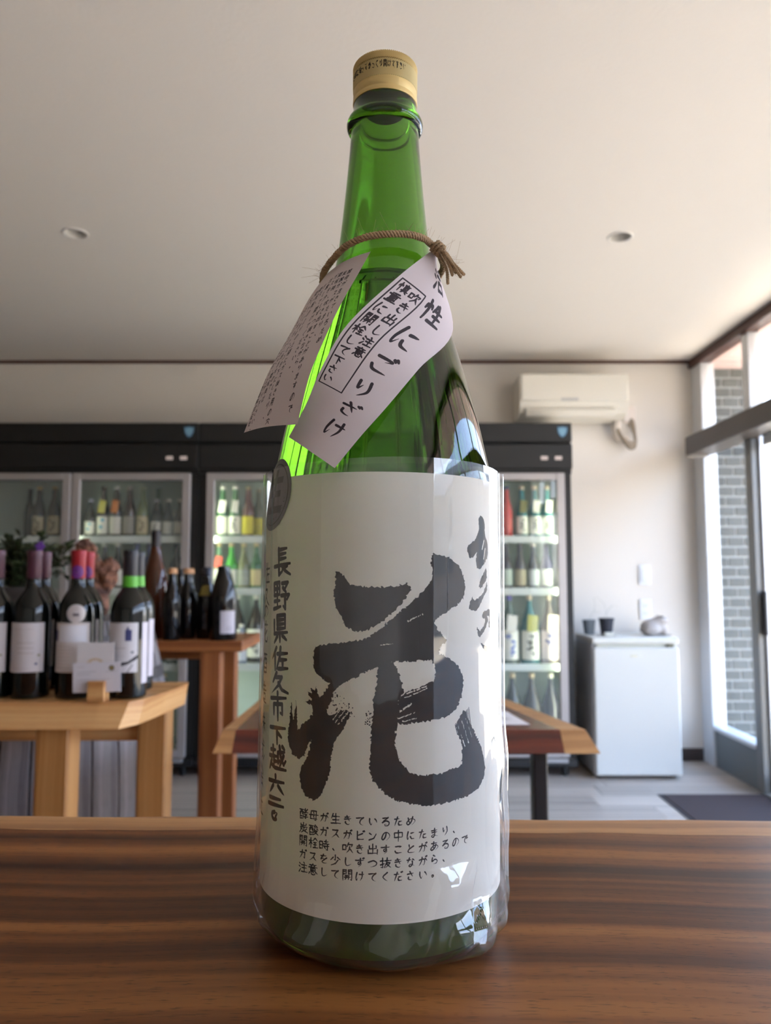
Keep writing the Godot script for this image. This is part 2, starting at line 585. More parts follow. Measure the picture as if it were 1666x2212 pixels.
func textures() -> void:
	var walnut := wood_tex(2048, 1024, c8(58, 31, 19), c8(104, 61, 32), c8(142, 91, 48), 21, 9.0, 16.0, 0.5)
	var w := wood_mat("counter", walnut, Vector3(1.25, 1.0, 2.5), 0.42, Vector3(0.5, 0, 0.45))
	w.metallic_specular = 0.28
	var pale := wood_tex(512, 512, c8(140, 94, 56), c8(174, 126, 78), c8(192, 146, 96), 31, 10.0, 6.0, 0.2)
	wood_mat("live", pale, Vector3(2.0, 4.0, 4.0), 0.5)
	var pine := wood_tex(512, 512, c8(170, 116, 66), c8(196, 144, 88), c8(212, 166, 110), 41, 9.0, 5.0, 0.12)
	wood_mat("pine", pine, Vector3(1.0, 3.0, 3.0), 0.45)
	wood_mat("pine_post", turned(wood_tex(512, 512, c8(144, 96, 48), c8(166, 116, 62), c8(180, 132, 78), 42, 9.0, 5.0, 0.12)), Vector3(4.0, 1.0, 4.0), 0.5)
	var honey := wood_tex(512, 512, c8(122, 67, 28), c8(146, 83, 38), c8(160, 98, 50), 43, 9.0, 5.0, 0.12)
	wood_mat("honey", honey, Vector3(1.0, 3.0, 3.0), 0.5)
	wood_mat("honey_post", turned(honey), Vector3(4.0, 1.0, 4.0), 0.5)
	var red := wood_tex(512, 512, c8(66, 20, 14), c8(92, 32, 22), c8(112, 48, 32), 51, 8.0, 10.0, 0.3)
	wood_mat("red", red, Vector3(1.2, 3.0, 3.0), 0.24)
	var grain := wood_tex(512, 512, c8(148, 139, 131), c8(172, 162, 153), c8(192, 182, 172), 61, 14.0, 6.0, 0.15)
	for k in 4:
		var m := wood_mat("floor%d" % k, grain, Vector3(0.8, 1.0, 3.0), 0.42, Vector3(0.31 * k, 0, 0.17 * k))
		m.albedo_color = [Color(0.97, 0.96, 0.95), Color(0.92, 0.91, 0.9), Color(1, 0.99, 0.98), Color(0.88, 0.87, 0.86)][k]
	var cask := wood_tex(512, 512, c8(76, 72, 74), c8(112, 106, 108), c8(140, 134, 136), 71, 12.0, 8.0, 0.3)
	wood_mat("cask", turned(cask), Vector3(3.0, 1.2, 3.0), 0.75)
	var pl := FastNoiseLite.new()
	pl.seed = 3
	pl.frequency = 0.06
	var plaster := NoiseTexture2D.new()
	plaster.noise = pl
	plaster.width = 256
	plaster.height = 256
	plaster.seamless = true
	plaster.as_normal_map = true
	plaster.bump_strength = 1.2
	for k in [["wall", c8(224, 217, 207)], ["ceiling", c8(226, 219, 210)]]:
		var m := StandardMaterial3D.new()
		m.albedo_color = k[1]
		m.roughness = 0.85
		m.normal_enabled = true
		m.normal_texture = plaster
		m.normal_scale = 0.25
		m.uv1_triplanar = true
		m.uv1_world_triplanar = true
		m.uv1_scale = Vector3(3, 3, 3)
		mats[k[0]] = m

# ---------------------------------------------------------------- room shell
func room() -> void:
	var fl := struct("floor", span(Vector3(-3.55, -0.15, -4.75), Vector3(2.0, -0.004, 2.75), 0.001), pm(c8(70, 67, 65), 0.8))
	var row := 0
	var z := -4.6
	while z < -1.0:      # the boards that can be told apart
		var x := -3.4 - rng.randf() * 1.1
		while x < 1.88:
			var x0 := maxf(x, -3.4)
			var x1 := minf(x + 1.2, 1.88)
			if x1 - x0 > 0.02:
				part("plank", span(Vector3(x0 + 0.0008, -0.004, z + 0.0008), Vector3(x1 - 0.0008, 0.0, z + 0.1792), 0.0007), mats["floor%d" % rng.randi_range(0, 3)], fl)
			x += 1.2
		z += 0.18
		row += 1
	part("plank", span(Vector3(-3.4, -0.004, z), Vector3(1.88, 0, 2.6), 0.001), mats["floor0"], fl, Vector3.ZERO, "stuff")
	struct("wall_back", span(Vector3(-3.55, 0, -4.755), Vector3(1.9, CEIL + 0.15, BACK), 0.001), mats["wall"])
	struct("wall_left", span(Vector3(-3.55, 0, -4.6), Vector3(-3.4, CEIL + 0.15, 2.75), 0.001), pm(c8(150, 138, 124), 0.8))
	struct("wall_front", span(Vector3(-3.4, 0, 2.6), Vector3(2.0, CEIL + 0.15, 2.75), 0.001), pm(c8(232, 228, 220), 0.8))
	struct("wall_right", span(Vector3(SIDE, 0, 1.46), Vector3(2.0, CEIL + 0.15, 2.6), 0.001), mats["wall"])
	struct("baseboard_back", span(Vector3(1.04, 0, BACK), Vector3(1.87, 0.072, BACK + 0.012), 0.002), pm(c8(58, 50, 50), 0.5))
	struct("trim_1", span(Vector3(-3.4, 2.368, BACK), Vector3(1.86, CEIL, BACK + 0.02), 0.003), pm(c8(82, 48, 34), 0.5))
	struct("trim_2", span(Vector3(1.845, 2.335, BACK), Vector3(1.9, CEIL, 1.46), 0.004), pm(c8(72, 42, 34), 0.5))
	# ceiling with two round openings for the recessed lamps
	var ce := CSGBox3D.new()
	ce.name = "ceiling"
	ce.size = Vector3(5.75, 0.15, 7.6)
	ce.position = Vector3(-0.7, CEIL + 0.075, -0.95)
	ce.material = mats["ceiling"]
	ce.set_meta("kind", "structure")
	var spots := [Vector2(-1.19, -2.85), Vector2(0.91, -2.88)]
	for s in spots:
		var h := CSGCylinder3D.new()
		h.name = "hole"
		h.operation = CSGShape3D.OPERATION_SUBTRACTION
		h.radius = 0.042
		h.height = 0.2
		h.sides = 40
		h.material = mats["ceiling"]
		h.position = Vector3(s.x, CEIL, s.y) - ce.position
		ce.add_child(h, true)
	add_child(ce)
	var names := ["unlit round white downlight recessed in the ceiling over the wine bottles", "unlit round white downlight recessed in the ceiling near the shop window"]
	for i in 2:
		var d := thing("downlight", names[i], "downlight", Vector3(spots[i].x, CEIL, spots[i].y), "recessed ceiling lamps")
		part("trim_ring", lathe([0.041, 0.0, 0.041, -0.003, 0.046, -0.004, 0.049, -0.002, 0.049, 0.0], 48, "ring"), pm(c8(225, 220, 214), 0.4), d)
		part("reflector", lathe([0.040, -0.001, 0.037, 0.03, 0.03, 0.07, 0.0, 0.075], 48, "cup"), pm(c8(200, 196, 188), 0.3), d)
		part("bulb", lathe([0.0, 0.024, 0.012, 0.026, 0.02, 0.034, 0.021, 0.048, 0.014, 0.072], 32, "bulb"), pm(c8(215, 210, 202), 0.35), d)

func outside() -> void:
	struct("ground", span(Vector3(2.0, -0.2, -30), Vector3(45, -0.03, 30), 0.001), pm(c8(202, 186, 162), 0.9))
	struct("soffit_outside", span(Vector3(1.93, 2.34, -4.75), Vector3(2.4, 2.46, 1.6), 0.002), pm(c8(205, 176, 168), 0.7))
	# the row of houses across the street, seen only in reflections
	var hs := struct("building_outside", span(Vector3(11, -0.05, -6.5), Vector3(19, 2.5, 14), 0.01), pm(c8(120, 112, 104), 0.8))
	part("roof", slab_mb([Vector2(14.9, -6.9), Vector2(15.1, -6.9), Vector2(15.1, 14.4), Vector2(14.9, 14.4)], [Vector2(10.4, -6.9), Vector2(19.6, -6.9), Vector2(19.6, 14.4), Vector2(10.4, 14.4)], 2.45, 3.5), pm(c8(70, 66, 66), 0.7), hs)
	for z in [-5.0, -1.2, 2.6, 6.4, 10.2]:
		part("window", span(Vector3(10.97, 1.0, z), Vector3(11.02, 2.0, z + 1.7), 0.005), pm(c8(60, 66, 72), 0.1), hs)
	var wl := struct("wall_outside", span(Vector3(1.9, -0.1, -4.76), Vector3(2.235, 2.34, -4.628), 0.001), pm(c8(166, 168, 165), 0.9))
	var tones := [pm(c8(46, 50, 49), 0.7), pm(c8(52, 56, 55), 0.7), pm(c8(41, 45, 44), 0.7)]
	var y := -0.02
	var r := 0
	while y < 2.3:
		var x := 1.905 - (0.052 if r % 2 else 0.0)
		while x < 2.22:
			var a := maxf(x, 1.905)
			var b := minf(x + 0.094, 2.23)
			if b - a > 0.012:
				part("brick", box(Vector3(snappedf(b - a, 0.001), 0.05, 0.014), 0.002), tones[rng.randi_range(0, 2)], wl, Vector3((a + b) / 2, y + 0.025, -4.624))
			x += 0.104
		y += 0.0608
		r += 1

# ---------------------------------------------------------------- shop front
func glazing() -> void:
	var alu := pm(c8(206, 208, 210), 0.35, 0.2)
	var grey := pm(c8(118, 118, 116), 0.4, 0.3)
	var dark := pm(c8(74, 68, 65), 0.45)
	var win := Node3D.new()
	win.name = "window_1"
	win.set_meta("kind", "structure")
	add_child(win)
	part("jamb", span(Vector3(1.86, 0, -4.60), Vector3(1.94, 2.335, -4.455), 0.004), alu, win)
	var cuts := [-3.92, -2.45, -1.5, -0.5, 0.5, 1.43]
	for z in cuts:
		part("mullion", span(Vector3(1.87, 1.885, z - 0.035), Vector3(1.94, 2.335, z + 0.035), 0.003), alu, win)
	part("mullion", span(Vector3(1.865, 0, -3.955), Vector3(1.945, 1.80, -3.885), 0.003), grey, win)
	for z in [-1.5, -0.5, 0.5, 1.43]: part("mullion", span(Vector3(1.865, 0, z - 0.03), Vector3(1.945, 1.80, z + 0.03), 0.003), alu, win)
	part("sill", span(Vector3(1.86, 0.205, -4.455), Vector3(1.95, 0.228, -3.955), 0.003), alu, win)
	part("kick_panel", span(Vector3(1.875, 0.0, -4.455), Vector3(1.935, 0.205, -3.955), 0.003), pm(c8(104, 108, 108), 0.5), win)
	var edges := [-4.455] + cuts
	for i in edges.size() - 1:
		part("pane", span(Vector3(1.903, 1.88, edges[i] + 0.02), Vector3(1.907, 2.335, edges[i + 1] - 0.02), 0.0005), pane_mat(), win)
	part("pane", span(Vector3(1.903, 0.228, -4.455), Vector3(1.907, 1.79, -3.95), 0.0005), pane_mat(), win)
	for k in [[-1.47, -0.53], [-0.47, 0.47], [0.53, 1.4]]: part("pane", span(Vector3(1.903, 0.06, k[0]), Vector3(1.907, 1.79, k[1]), 0.0005), pane_mat(), win)
	for k in [[-1.47, -0.53], [-0.47, 0.47], [0.53, 1.4]]: part("sill", span(Vector3(1.87, 0.0, k[0]), Vector3(1.94, 0.06, k[1]), 0.003), alu, win)
	part("header_box", span(Vector3(1.752, 1.777, -4.45), Vector3(1.90, 1.885, 1.46), 0.006), dark, win)
	part("end_cap", span(Vector3(1.755, 1.766, -4.455), Vector3(1.87, 1.777, -4.40), 0.002), pm(c8(150, 146, 142), 0.4), win)
	# two glass leaves of the sliding door
	var d := Node3D.new()
	d.name = "door_1"
	d.set_meta("kind", "structure")
	add_child(d)
	for k in [[-3.885, -3.17], [-3.17, -2.45]]:
		var lf := MB.new()
		lf.join(span(Vector3(1.90, 0.02, k[0]), Vector3(1.935, 1.79, k[0] + (0.018 if k[0] < -3.5 else 0.055)), 0.003))
		lf.join(span(Vector3(1.90, 0.02, k[1] - 0.055), Vector3(1.935, 1.79, k[1]), 0.003))
		lf.join(span(Vector3(1.90, 0.02, k[0] + 0.055), Vector3(1.935, 0.10, k[1] - 0.055), 0.003))
		lf.join(span(Vector3(1.90, 1.73, k[0] + 0.055), Vector3(1.935, 1.79, k[1] - 0.055), 0.003))
		part("door_frame", lf, alu, d)
		part("pane", span(Vector3(1.915, 0.10, k[0] + 0.055), Vector3(1.919, 1.73, k[1] - 0.055), 0.0005), pane_mat(), d)
	part("door_handle", span(Vector3(1.885, 0.78, -3.875), Vector3(1.90, 1.0, -3.845), 0.004), pm(c8(40, 40, 42), 0.4), d)
	part("floor_track", span(Vector3(1.86, 0.0, -3.885), Vector3(1.95, 0.012, -2.45), 0.002), grey, d)

# ---------------------------------------------------------------- drinks fridges
func scribble(k: int) -> StandardMaterial3D:
	var key := "scr%d" % k
	if mats.has(key): return mats[key]
	var paper: Color = [c8(226, 226, 214), c8(226, 226, 214), c8(196, 184, 150), c8(228, 228, 218), c8(214, 200, 204), c8(226, 226, 214)][k]
	var inkc: Color = [c8(40, 38, 36), c8(30, 150, 190), c8(80, 66, 50), c8(40, 120, 60), c8(50, 60, 130), c8(70, 90, 170)][k]
	var im := Image.create(96, 128, false, Image.FORMAT_RGB8)
	im.fill(paper)
	var rg := RandomNumberGenerator.new()
	rg.seed = 40 + k
	for i in (2 if k in [1, 3] else 4):
		var p := Vector2(rg.randf_range(34, 62), 26 + i * (50 if k in [1, 3] else 24))
		if k in [1, 3]:
			disc(im, p, 12, inkc)
		else:
			line(im, p + Vector2(rg.randf_range(-14, -6), rg.randf_range(-8, 8)), p + Vector2(rg.randf_range(6, 16), rg.randf_range(-8, 8)), rg.randf_range(5, 9), inkc)
			line(im, p + Vector2(rg.randf_range(-8, 8), -10), p + Vector2(rg.randf_range(-8, 8), 10), rg.randf_range(4, 8), inkc)
	mats[key] = tex_mat(im, 0.6)
	return mats[key]

func cyl_patch(r: float, y0: float, y1: float, half: float, turn := 0.0) -> MB:   # a label round a bottle
	return sheet_mb(func(u: float, w: float) -> Vector3:
		var a := deg_to_rad(turn + half * (2.0 * u - 1.0))
		return Vector3(sin(a) * r, lerpf(y1, y0, w), cos(a) * r), 20, 1, Vector3(0, (y0 + y1) / 2, 0))

func glassy(c: Color) -> StandardMaterial3D:
	return pm(c, 0.06)

const KINDS := {"tall": [0.0525, 0.385], "half": [0.034, 0.262], "mid": [0.0345, 0.30], "small": [0.030, 0.225], "slim": [0.030, 0.30]}
const LAB := {"tall": [0.03, 0.19], "half": [0.025, 0.115], "mid": [0.025, 0.125], "small": [0.025, 0.095], "slim": [0.025, 0.125]}

# a bottle with body, cap, label and perhaps a neck tag
func fridge_bottle(label: String, kind: String, x: float, y: float, z: float, body: Color, lab: int, capc: Color, group: String, tagc = null, plain = null) -> void:
	var r: float = KINDS[kind][0]
	var h: float = KINDS[kind][1]
	var o := thing("bottle", label, "bottle", Vector3(x, y, z), group)
	var nr := minf(r * 0.42, 0.0145)
	part("glass_body", lathe([0, 0, r * 0.9, 0, r, 0.006, r, h * 0.5, r * 0.93, h * 0.56, r * 0.72, h * 0.66, r * 0.5, h * 0.75, nr * 1.05, h * 0.86, nr, h * 0.95, 0, h * 0.95], 28, "bot" + kind), glassy(body), o)
	part("cap", lathe([0, h, nr * 0.9, h, nr * 1.12, h - 0.002, nr * 1.12, h * 0.93, 0, h * 0.93], 20, "cap" + kind), pm(capc, 0.35), o)
	if lab >= 0:
		var key: String = "lab" + kind
		if not meshes.has(key): meshes[key] = cyl_patch(r + 0.0006, LAB[kind][0], LAB[kind][1], 68.0).mesh()
		part("paper_label", meshes[key], pm(plain, 0.6) if plain != null else scribble(lab), o)
	if tagc != null:
		part("neck_tag", box(Vector3(r * 1.1, h * 0.24, 0.0012), 0.0003), pm(tagc, 0.6), o, Vector3(r * 0.15, h * 0.6, r * 1.12)).rotation = Vector3(-0.15, 0.1, -0.12)

func fridge(x0: float, label: String, spots: Array) -> void:
	var blk := pm(c8(15, 14, 13), 0.55)
	var o := thing("drinks_fridge", label, "fridge", Vector3(x0, 0, 0), "black glass-door drinks fridges along the wall")
	var w := 2.066
	var zb := -4.6
	var zf := -4.25
	var m := MB.new()
	m.join(span(Vector3(0, 0.075, zb), Vector3(0.045, 1.66, zf), 0.003))
	m.join(span(Vector3(w - 0.045, 0.075, zb), Vector3(w, 1.66, zf), 0.003))
	m.join(span(Vector3(0.045, 0.075, zb), Vector3(w - 0.045, 0.12, zf), 0.003))
	m.join(span(Vector3(0, 1.64, zb), Vector3(w, 1.815, zf + 0.02), 0.003))
	m.join(span(Vector3(0.045, 0.12, zb), Vector3(w - 0.045, 1.64, zb + 0.015), 0.001))
	part("cabinet", m, blk, o)
	part("top_band", span(Vector3(0, 1.815, zb), Vector3(w, 1.923, zf + 0.04), 0.004), blk, o)
	part("header_panel", span(Vector3(0, 1.664, zf + 0.02), Vector3(w, 1.806, zf + 0.045), 0.006), blk, o)
	part("base_grille", span(Vector3(0.0, 0.055, zb + 0.05), Vector3(w, 0.098, zf + 0.03), 0.003), pm(c8(22, 22, 24), 0.4), o)
	part("liner", span(Vector3(0.045, 0.12, zb + 0.015), Vector3(w - 0.045, 1.64, zb + 0.02), 0.001), pm(c8(176, 190, 180), 0.5), o)
	for k in 2:
		part("side_liner", span(Vector3(0.045 + k * (w - 0.095), 0.12, zb + 0.02), Vector3(0.05 + k * (w - 0.095), 1.64, zf), 0.001), pm(c8(176, 190, 180), 0.5), o)
	for k in [1, 2]:
		part("post", span(Vector3(0.039 + 0.663 * k - 0.02, 0.12, zf - 0.045), Vector3(0.039 + 0.663 * k + 0.02, 1.64, zf), 0.002), blk, o)
	for y in [1.288, 0.998, 0.582, 0.15]:
		var s := part("shelf", span(Vector3(0.05, y - 0.014, zb + 0.02), Vector3(w - 0.05, y, zf - 0.05), 0.002), pm(c8(196, 204, 198), 0.35), o)
		part("shelf_rail", span(Vector3(0.052, y - 0.027, zf - 0.05), Vector3(w - 0.052, y + 0.012, zf - 0.042), 0.002), pm(c8(206, 214, 208), 0.25), s)
	var silver := pm(c8(172, 166, 164), 0.35, 0.35)
	for k in 3:
		var a := 0.039 + 0.663 * k + 0.004
		var b := a + 0.655
		var fr := MB.new()
		fr.join(span(Vector3(a, 0.104, zf), Vector3(a + 0.045, 1.645, zf + 0.03), 0.003))
		fr.join(span(Vector3(b - 0.045, 0.104, zf), Vector3(b, 1.645, zf + 0.03), 0.003))
		fr.join(span(Vector3(a + 0.045, 1.606, zf), Vector3(b - 0.045, 1.645, zf + 0.03), 0.003))
		fr.join(span(Vector3(a + 0.045, 0.104, zf), Vector3(b - 0.045, 0.145, zf + 0.03), 0.003))
		var d := part("door", fr, silver, o)
		part("pane", span(Vector3(a + 0.04, 0.14, zf + 0.012), Vector3(b - 0.04, 1.61, zf + 0.016), 0.0005), pane_mat(), d)
		part("hinge", span(Vector3(b - 0.15, 0.078, zf + 0.01), Vector3(b - 0.01, 0.1, zf + 0.04), 0.003), pm(c8(170, 170, 172), 0.3, 0.5), d)
	for s in spots:      # light strips upright behind the door frames
		var sx: float = s[0]
		part("led_strip", span(Vector3(sx - 0.007, 0.16, zf - 0.036), Vector3(sx + 0.007, 1.58, zf - 0.026), 0.002), glow(Color(0.97, 1.0, 0.88), 0.25), o)
		var l := AreaLight3D.new()
		l.name = "led_light"
		l.area_size = Vector2(0.014, 1.42)
		l.light_color = Color(0.96, 1.0, 0.88)
		l.light_energy = s[2] * 2.0
		l.area_range = 6.0
		l.shadow_enabled = true
		o.add_child(l, true)
		l.position = Vector3(sx + s[1] * 0.009, 0.87, zf - 0.033)
		l.rotation.y = -PI / 2 * s[1] + s[1] * 0.45
	for k in [0, 1]:
		part("display", span(Vector3(w - 0.175 + k * 0.078, 1.715, zf + 0.044), Vector3(w - 0.137 + k * 0.078, 1.735, zf + 0.048), 0.001), glow(c8(205, 190, 185), 0.03), o)
	var sh := []
	for p in [Vector2(-0.027, 0.026), Vector2(-0.012, 0.024), Vector2(0, 0.03), Vector2(0.012, 0.024), Vector2(0.027, 0.026), Vector2(0.025, -0.004), Vector2(0.014, -0.024), Vector2(0, -0.033), Vector2(-0.014, -0.024), Vector2(-0.025, -0.004)]: sh.append(Vector2(p.x, -p.y))
	var small := []
	for p in sh: small.append(p * 0.72)
	for k in 2:
		var e := slab_mb(sh if k == 0 else small, sh if k == 0 else small, 0.0, 0.0016 + 0.0012 * k)
		var mk := MB.new()
		mk.join(e, Transform3D(Basis(Vector3.RIGHT, PI / 2), Vector3(w - 0.052, 1.874, zf + 0.0402)))
		part("shield_badge", mk, pm([c8(86, 128, 156), c8(120, 160, 184)][k], 0.4), o)
	for x in [0.06, 0.68, 1.36, w - 0.06]:
		part("caster", box(Vector3(0.03, 0.056, 0.04), 0.008), pm(c8(24, 24, 26), 0.5), o, Vector3(x, 0.028, zf - 0.02))

func fridges() -> void:
	fridge(-3.103, "black three-door drinks fridge behind the wine bottles and the leafy plant", [[1.375, 1.0, 0.02]])
	fridge(-1.033, "black three-door drinks fridge under the air conditioner, next to the small white fridge", [[0.06, 1.0, 0.022], [2.006, -1.0, 0.026]])
	var brown := c8(34, 20, 15)
	var green := c8(40, 96, 46)
	var teal := c8(26, 104, 112)
	var blue := c8(22, 28, 86)
	var black := c8(22, 20, 22)
	var white := c8(216, 214, 204)
	var gold := c8(190, 170, 120)
	var zf := -4.37
	var zr := -4.50
	var s1 := 1.288
	var s2 := 0.998
	var s3 := 0.582
	var s4 := 0.15
	# what stands where: label, kind, x, shelf, z, glass, label print, cap, tag, plain label colour
	var rows := [
		["brown cream-labelled bottle above the leafy plant, farther from the silver door frame", "mid", -1.976, s1, zf, brown, 2, gold],
		["brown cream-labelled bottle above the leafy plant, nearer the silver door frame", "mid", -1.889, s1, zf, brown, 2, gold],
		["brown bottle with cream label half hidden by the silver door frame over the leafy plant", "mid", -1.86, s1, zr, brown, 2, black],
		["slim dark bottle standing alone on the shelf over the leafy plant", "slim", -2.09, s1, zr, c8(50, 52, 46), -1, black],
		["pale bottle on the second fridge shelf beside the leafy plant's crown", "half", -2.12, s2, zf, c8(170, 178, 160), 3, gold],
		["small dark bottle with white label and two blue dots, first on the top shelf", "small", -1.682, s1, zf, black, 1, c8(150, 150, 170)],
		["bottle with slanting yellow neck tag over a white blue-dotted label", "mid", -1.612, s1, zf - 0.01, brown, 1, black, c8(196, 190, 92)],
		["bottle with slanting orange neck tag over a white label", "mid", -1.536, s1, zf, black, 0, c8(190, 190, 180), c8(206, 128, 66), white],
		["dark bottle with green-dotted white label on the fridge's top shelf", "mid", -1.575, s1, zr, black, 3, c8(150, 160, 150)],
		["brown bottle with grey printed label on the fridge's top shelf", "mid", -1.460, s1, zf, c8(56, 34, 26), 0, c8(160, 150, 140), null, c8(150, 146, 136)],
		["frosted green bottle with cream label on the fridge's top shelf", "mid", -1.384, s1, zf, c8(98, 110, 76), 2, c8(120, 130, 100)],
		["tall green bottle at the back of the fridge's top shelf", "mid", -1.336, s1, zr, c8(40, 74, 36), -1, c8(40, 74, 36)],
		["small bottle with silver cap and black brush mark on its white label", "small", -1.306, s1, zf, black, 0, c8(170, 170, 178)],
		["first of two small dark blue bottles with white caps by the door frame", "small", -1.239, s1, zf, c8(26, 40, 50), 0, white, null, c8(200, 204, 196)],
		["small dark blue bottle with white cap right beside the silver door frame", "small", -1.176, s1, zf, c8(26, 40, 50), 0, white, null, white],
		["dark bottle with pale cap behind the red-capped wine bottle", "half", -1.668, s2, zf, black, 0, white],
		["dark bottle with pale cap behind the driftwood", "half", -1.595, s2, zf, black, 0, c8(190, 190, 180)],
		["dark bottle with pale neck between driftwood and wine bottle", "half", -1.52, s2, zf, c8(36, 38, 32), 0, c8(190, 190, 180)],
		["first deep blue bottle on the second shelf behind the amber bottle", "half", -1.412, s2, zf, blue, 0, blue, null, c8(190, 190, 160)],
		["second deep blue bottle on the second shelf, beside the amber bottle", "half", -1.342, s2, zf, blue, 0, blue, null, c8(190, 190, 160)],
		["slender brown bottle by the silver door frame above the cream-capped bottles", "half", -1.186, s2, zf, c8(40, 30, 22), -1, black],
		["white-labelled bottle low in the fridge below the honey-coloured table", "tall", -1.29, s3, zr, c8(60, 66, 50), 0, gold, null, white],
		["small white-labelled bottle beside the fridge's door frame below the honey-coloured table", "small", -1.2, s3, zf, c8(60, 66, 50), 0, gold, null, white],
		["bottle with cream label on the fridge's bottom shelf beside the wine table corner", "tall", -1.24, s4, zf, black, 2, gold],
		["green bottle with white label and neck wrap right beside the fridge's lit shelf end", "mid", -0.929, s1, zf, c8(44, 96, 56), 0, white, white, c8(222, 224, 206)],
		["green bottle with white label and neck wrap, between its twin and the plum-coloured bottle", "mid", -0.857, s1, zf, c8(44, 96, 56), 0, white, white],
		["plum-coloured bottle with a bright yellow label on the top shelf", "mid", -0.783, s1, zf, c8(96, 60, 58), 0, c8(150, 140, 110), null, c8(208, 196, 40)],
		["bottle with yellow label half hidden by the big sake bottle's film", "mid", -0.745, s1, zr, c8(110, 112, 96), 0, c8(150, 140, 110), null, c8(208, 196, 40)],
		["pale green bottle with a slanting red neck tag on the second shelf", "half", -0.945, s2, zf, c8(92, 130, 96), 0, gold, c8(206, 72, 58)],
		["bright green bottle with wide white label on the second shelf", "half", -0.873, s2, zf, c8(52, 150, 40), 0, gold, null, c8(222, 224, 206)],
		["olive bottle with a grey label and pale neck strip on the second shelf", "half", -0.803, s2, zf, c8(110, 116, 76), 0, gold, null, c8(150, 156, 146)],
		["green bottle with beige label beside the big sake bottle on the second shelf", "half", -0.733, s2, zf, c8(50, 100, 60), 0, gold, null, c8(206, 190, 140)],
		["brown bottle behind the squat black bottle, on the third shelf", "tall", -0.862, s3, zr, c8(44, 34, 26), 0, white],
		["brown bottle on the third shelf beside the big sake bottle", "tall", -0.752, s3, zr, c8(44, 34, 26), 0, white],
		["white-labelled bottle low beside the table posts, on the third shelf", "small", -0.805, s3, zf + 0.02, c8(120, 130, 150), 0, white, null, c8(214, 218, 226)],
		["teal bottle with a square olive neck tag on the top shelf", "mid", 0.776, s1, zf, teal, 0, c8(206, 186, 164), c8(110, 108, 50)],
		["teal bottle with white neck wrap, second in the right-hand door's top row", "mid", 0.850, s1, zf, teal, 0, c8(206, 186, 164), white],
		["pale teal bottle with bright white label beside the lit end of the top shelf", "mid", 0.921, s1, zf, c8(50, 130, 136), 0, c8(206, 186, 164), white],
		["bottle with blue and red sleeve half hidden by the big sake bottle's film", "mid", 0.690, s1, zf, c8(190, 60, 56), -1, c8(40, 60, 110)],
		["purplish black bottle with greenish label, first on the second shelf beside the film", "half", 0.685, s2, zf, c8(52, 44, 56), 0, c8(60, 54, 64), null, c8(170, 184, 170)],
		["purplish black bottle with beige label on the second shelf under the teal bottles", "half", 0.762, s2, zf, c8(58, 50, 62), 0, c8(60, 54, 64), null, c8(160, 150, 124)],
		["black bottle with folded pale tag and silver label on the second shelf", "half", 0.838, s2, zf, c8(40, 34, 32), 0, c8(200, 190, 180), null, c8(190, 196, 196)],
		["purple bottle with bright white label beside the lit end of the second shelf", "half", 0.912, s2, zf, c8(76, 70, 100), 0, c8(60, 54, 64), null, c8(226, 228, 222)],
		["large bottle with blue-printed white label and violet cap on the third shelf", "tall", 0.697, s3, zf, c8(64, 84, 76), 5, c8(90, 80, 170), white],
		["large teal bottle with yellow-green tag and dark print on the third shelf", "tall", 0.811, s3, zf, c8(44, 110, 120), 0, c8(206, 186, 164), c8(168, 166, 80)],
		["large bottle with pink label and pale neck wrap at the third shelf's lit end", "tall", 0.922, s3, zf, c8(110, 96, 86), 4, c8(206, 186, 164), c8(226, 210, 190)],
		["dark bottle with cream cap on the bottom shelf nearest the big sake bottle's film", "tall", 0.71, s4, zf, c8(40, 44, 44), -1, c8(206, 186, 150)],
		["dark bottle with cream cap on the bottom shelf, in the middle of three", "tall", 0.818, s4, zf, c8(54, 48, 42), -1, c8(206, 186, 150)],
		["dark bottle with white cap on the bottom shelf beside the silver door frame", "tall", 0.925, s4, zf, c8(48, 46, 54), -1, c8(220, 216, 206)],
	]
	for r in rows:
		fridge_bottle(r[0], r[1], r[2], r[3], r[4], r[5], r[6], r[7], "bottles in the drinks fridges", r[8] if r.size() > 8 else null, r[9] if r.size() > 9 else null)

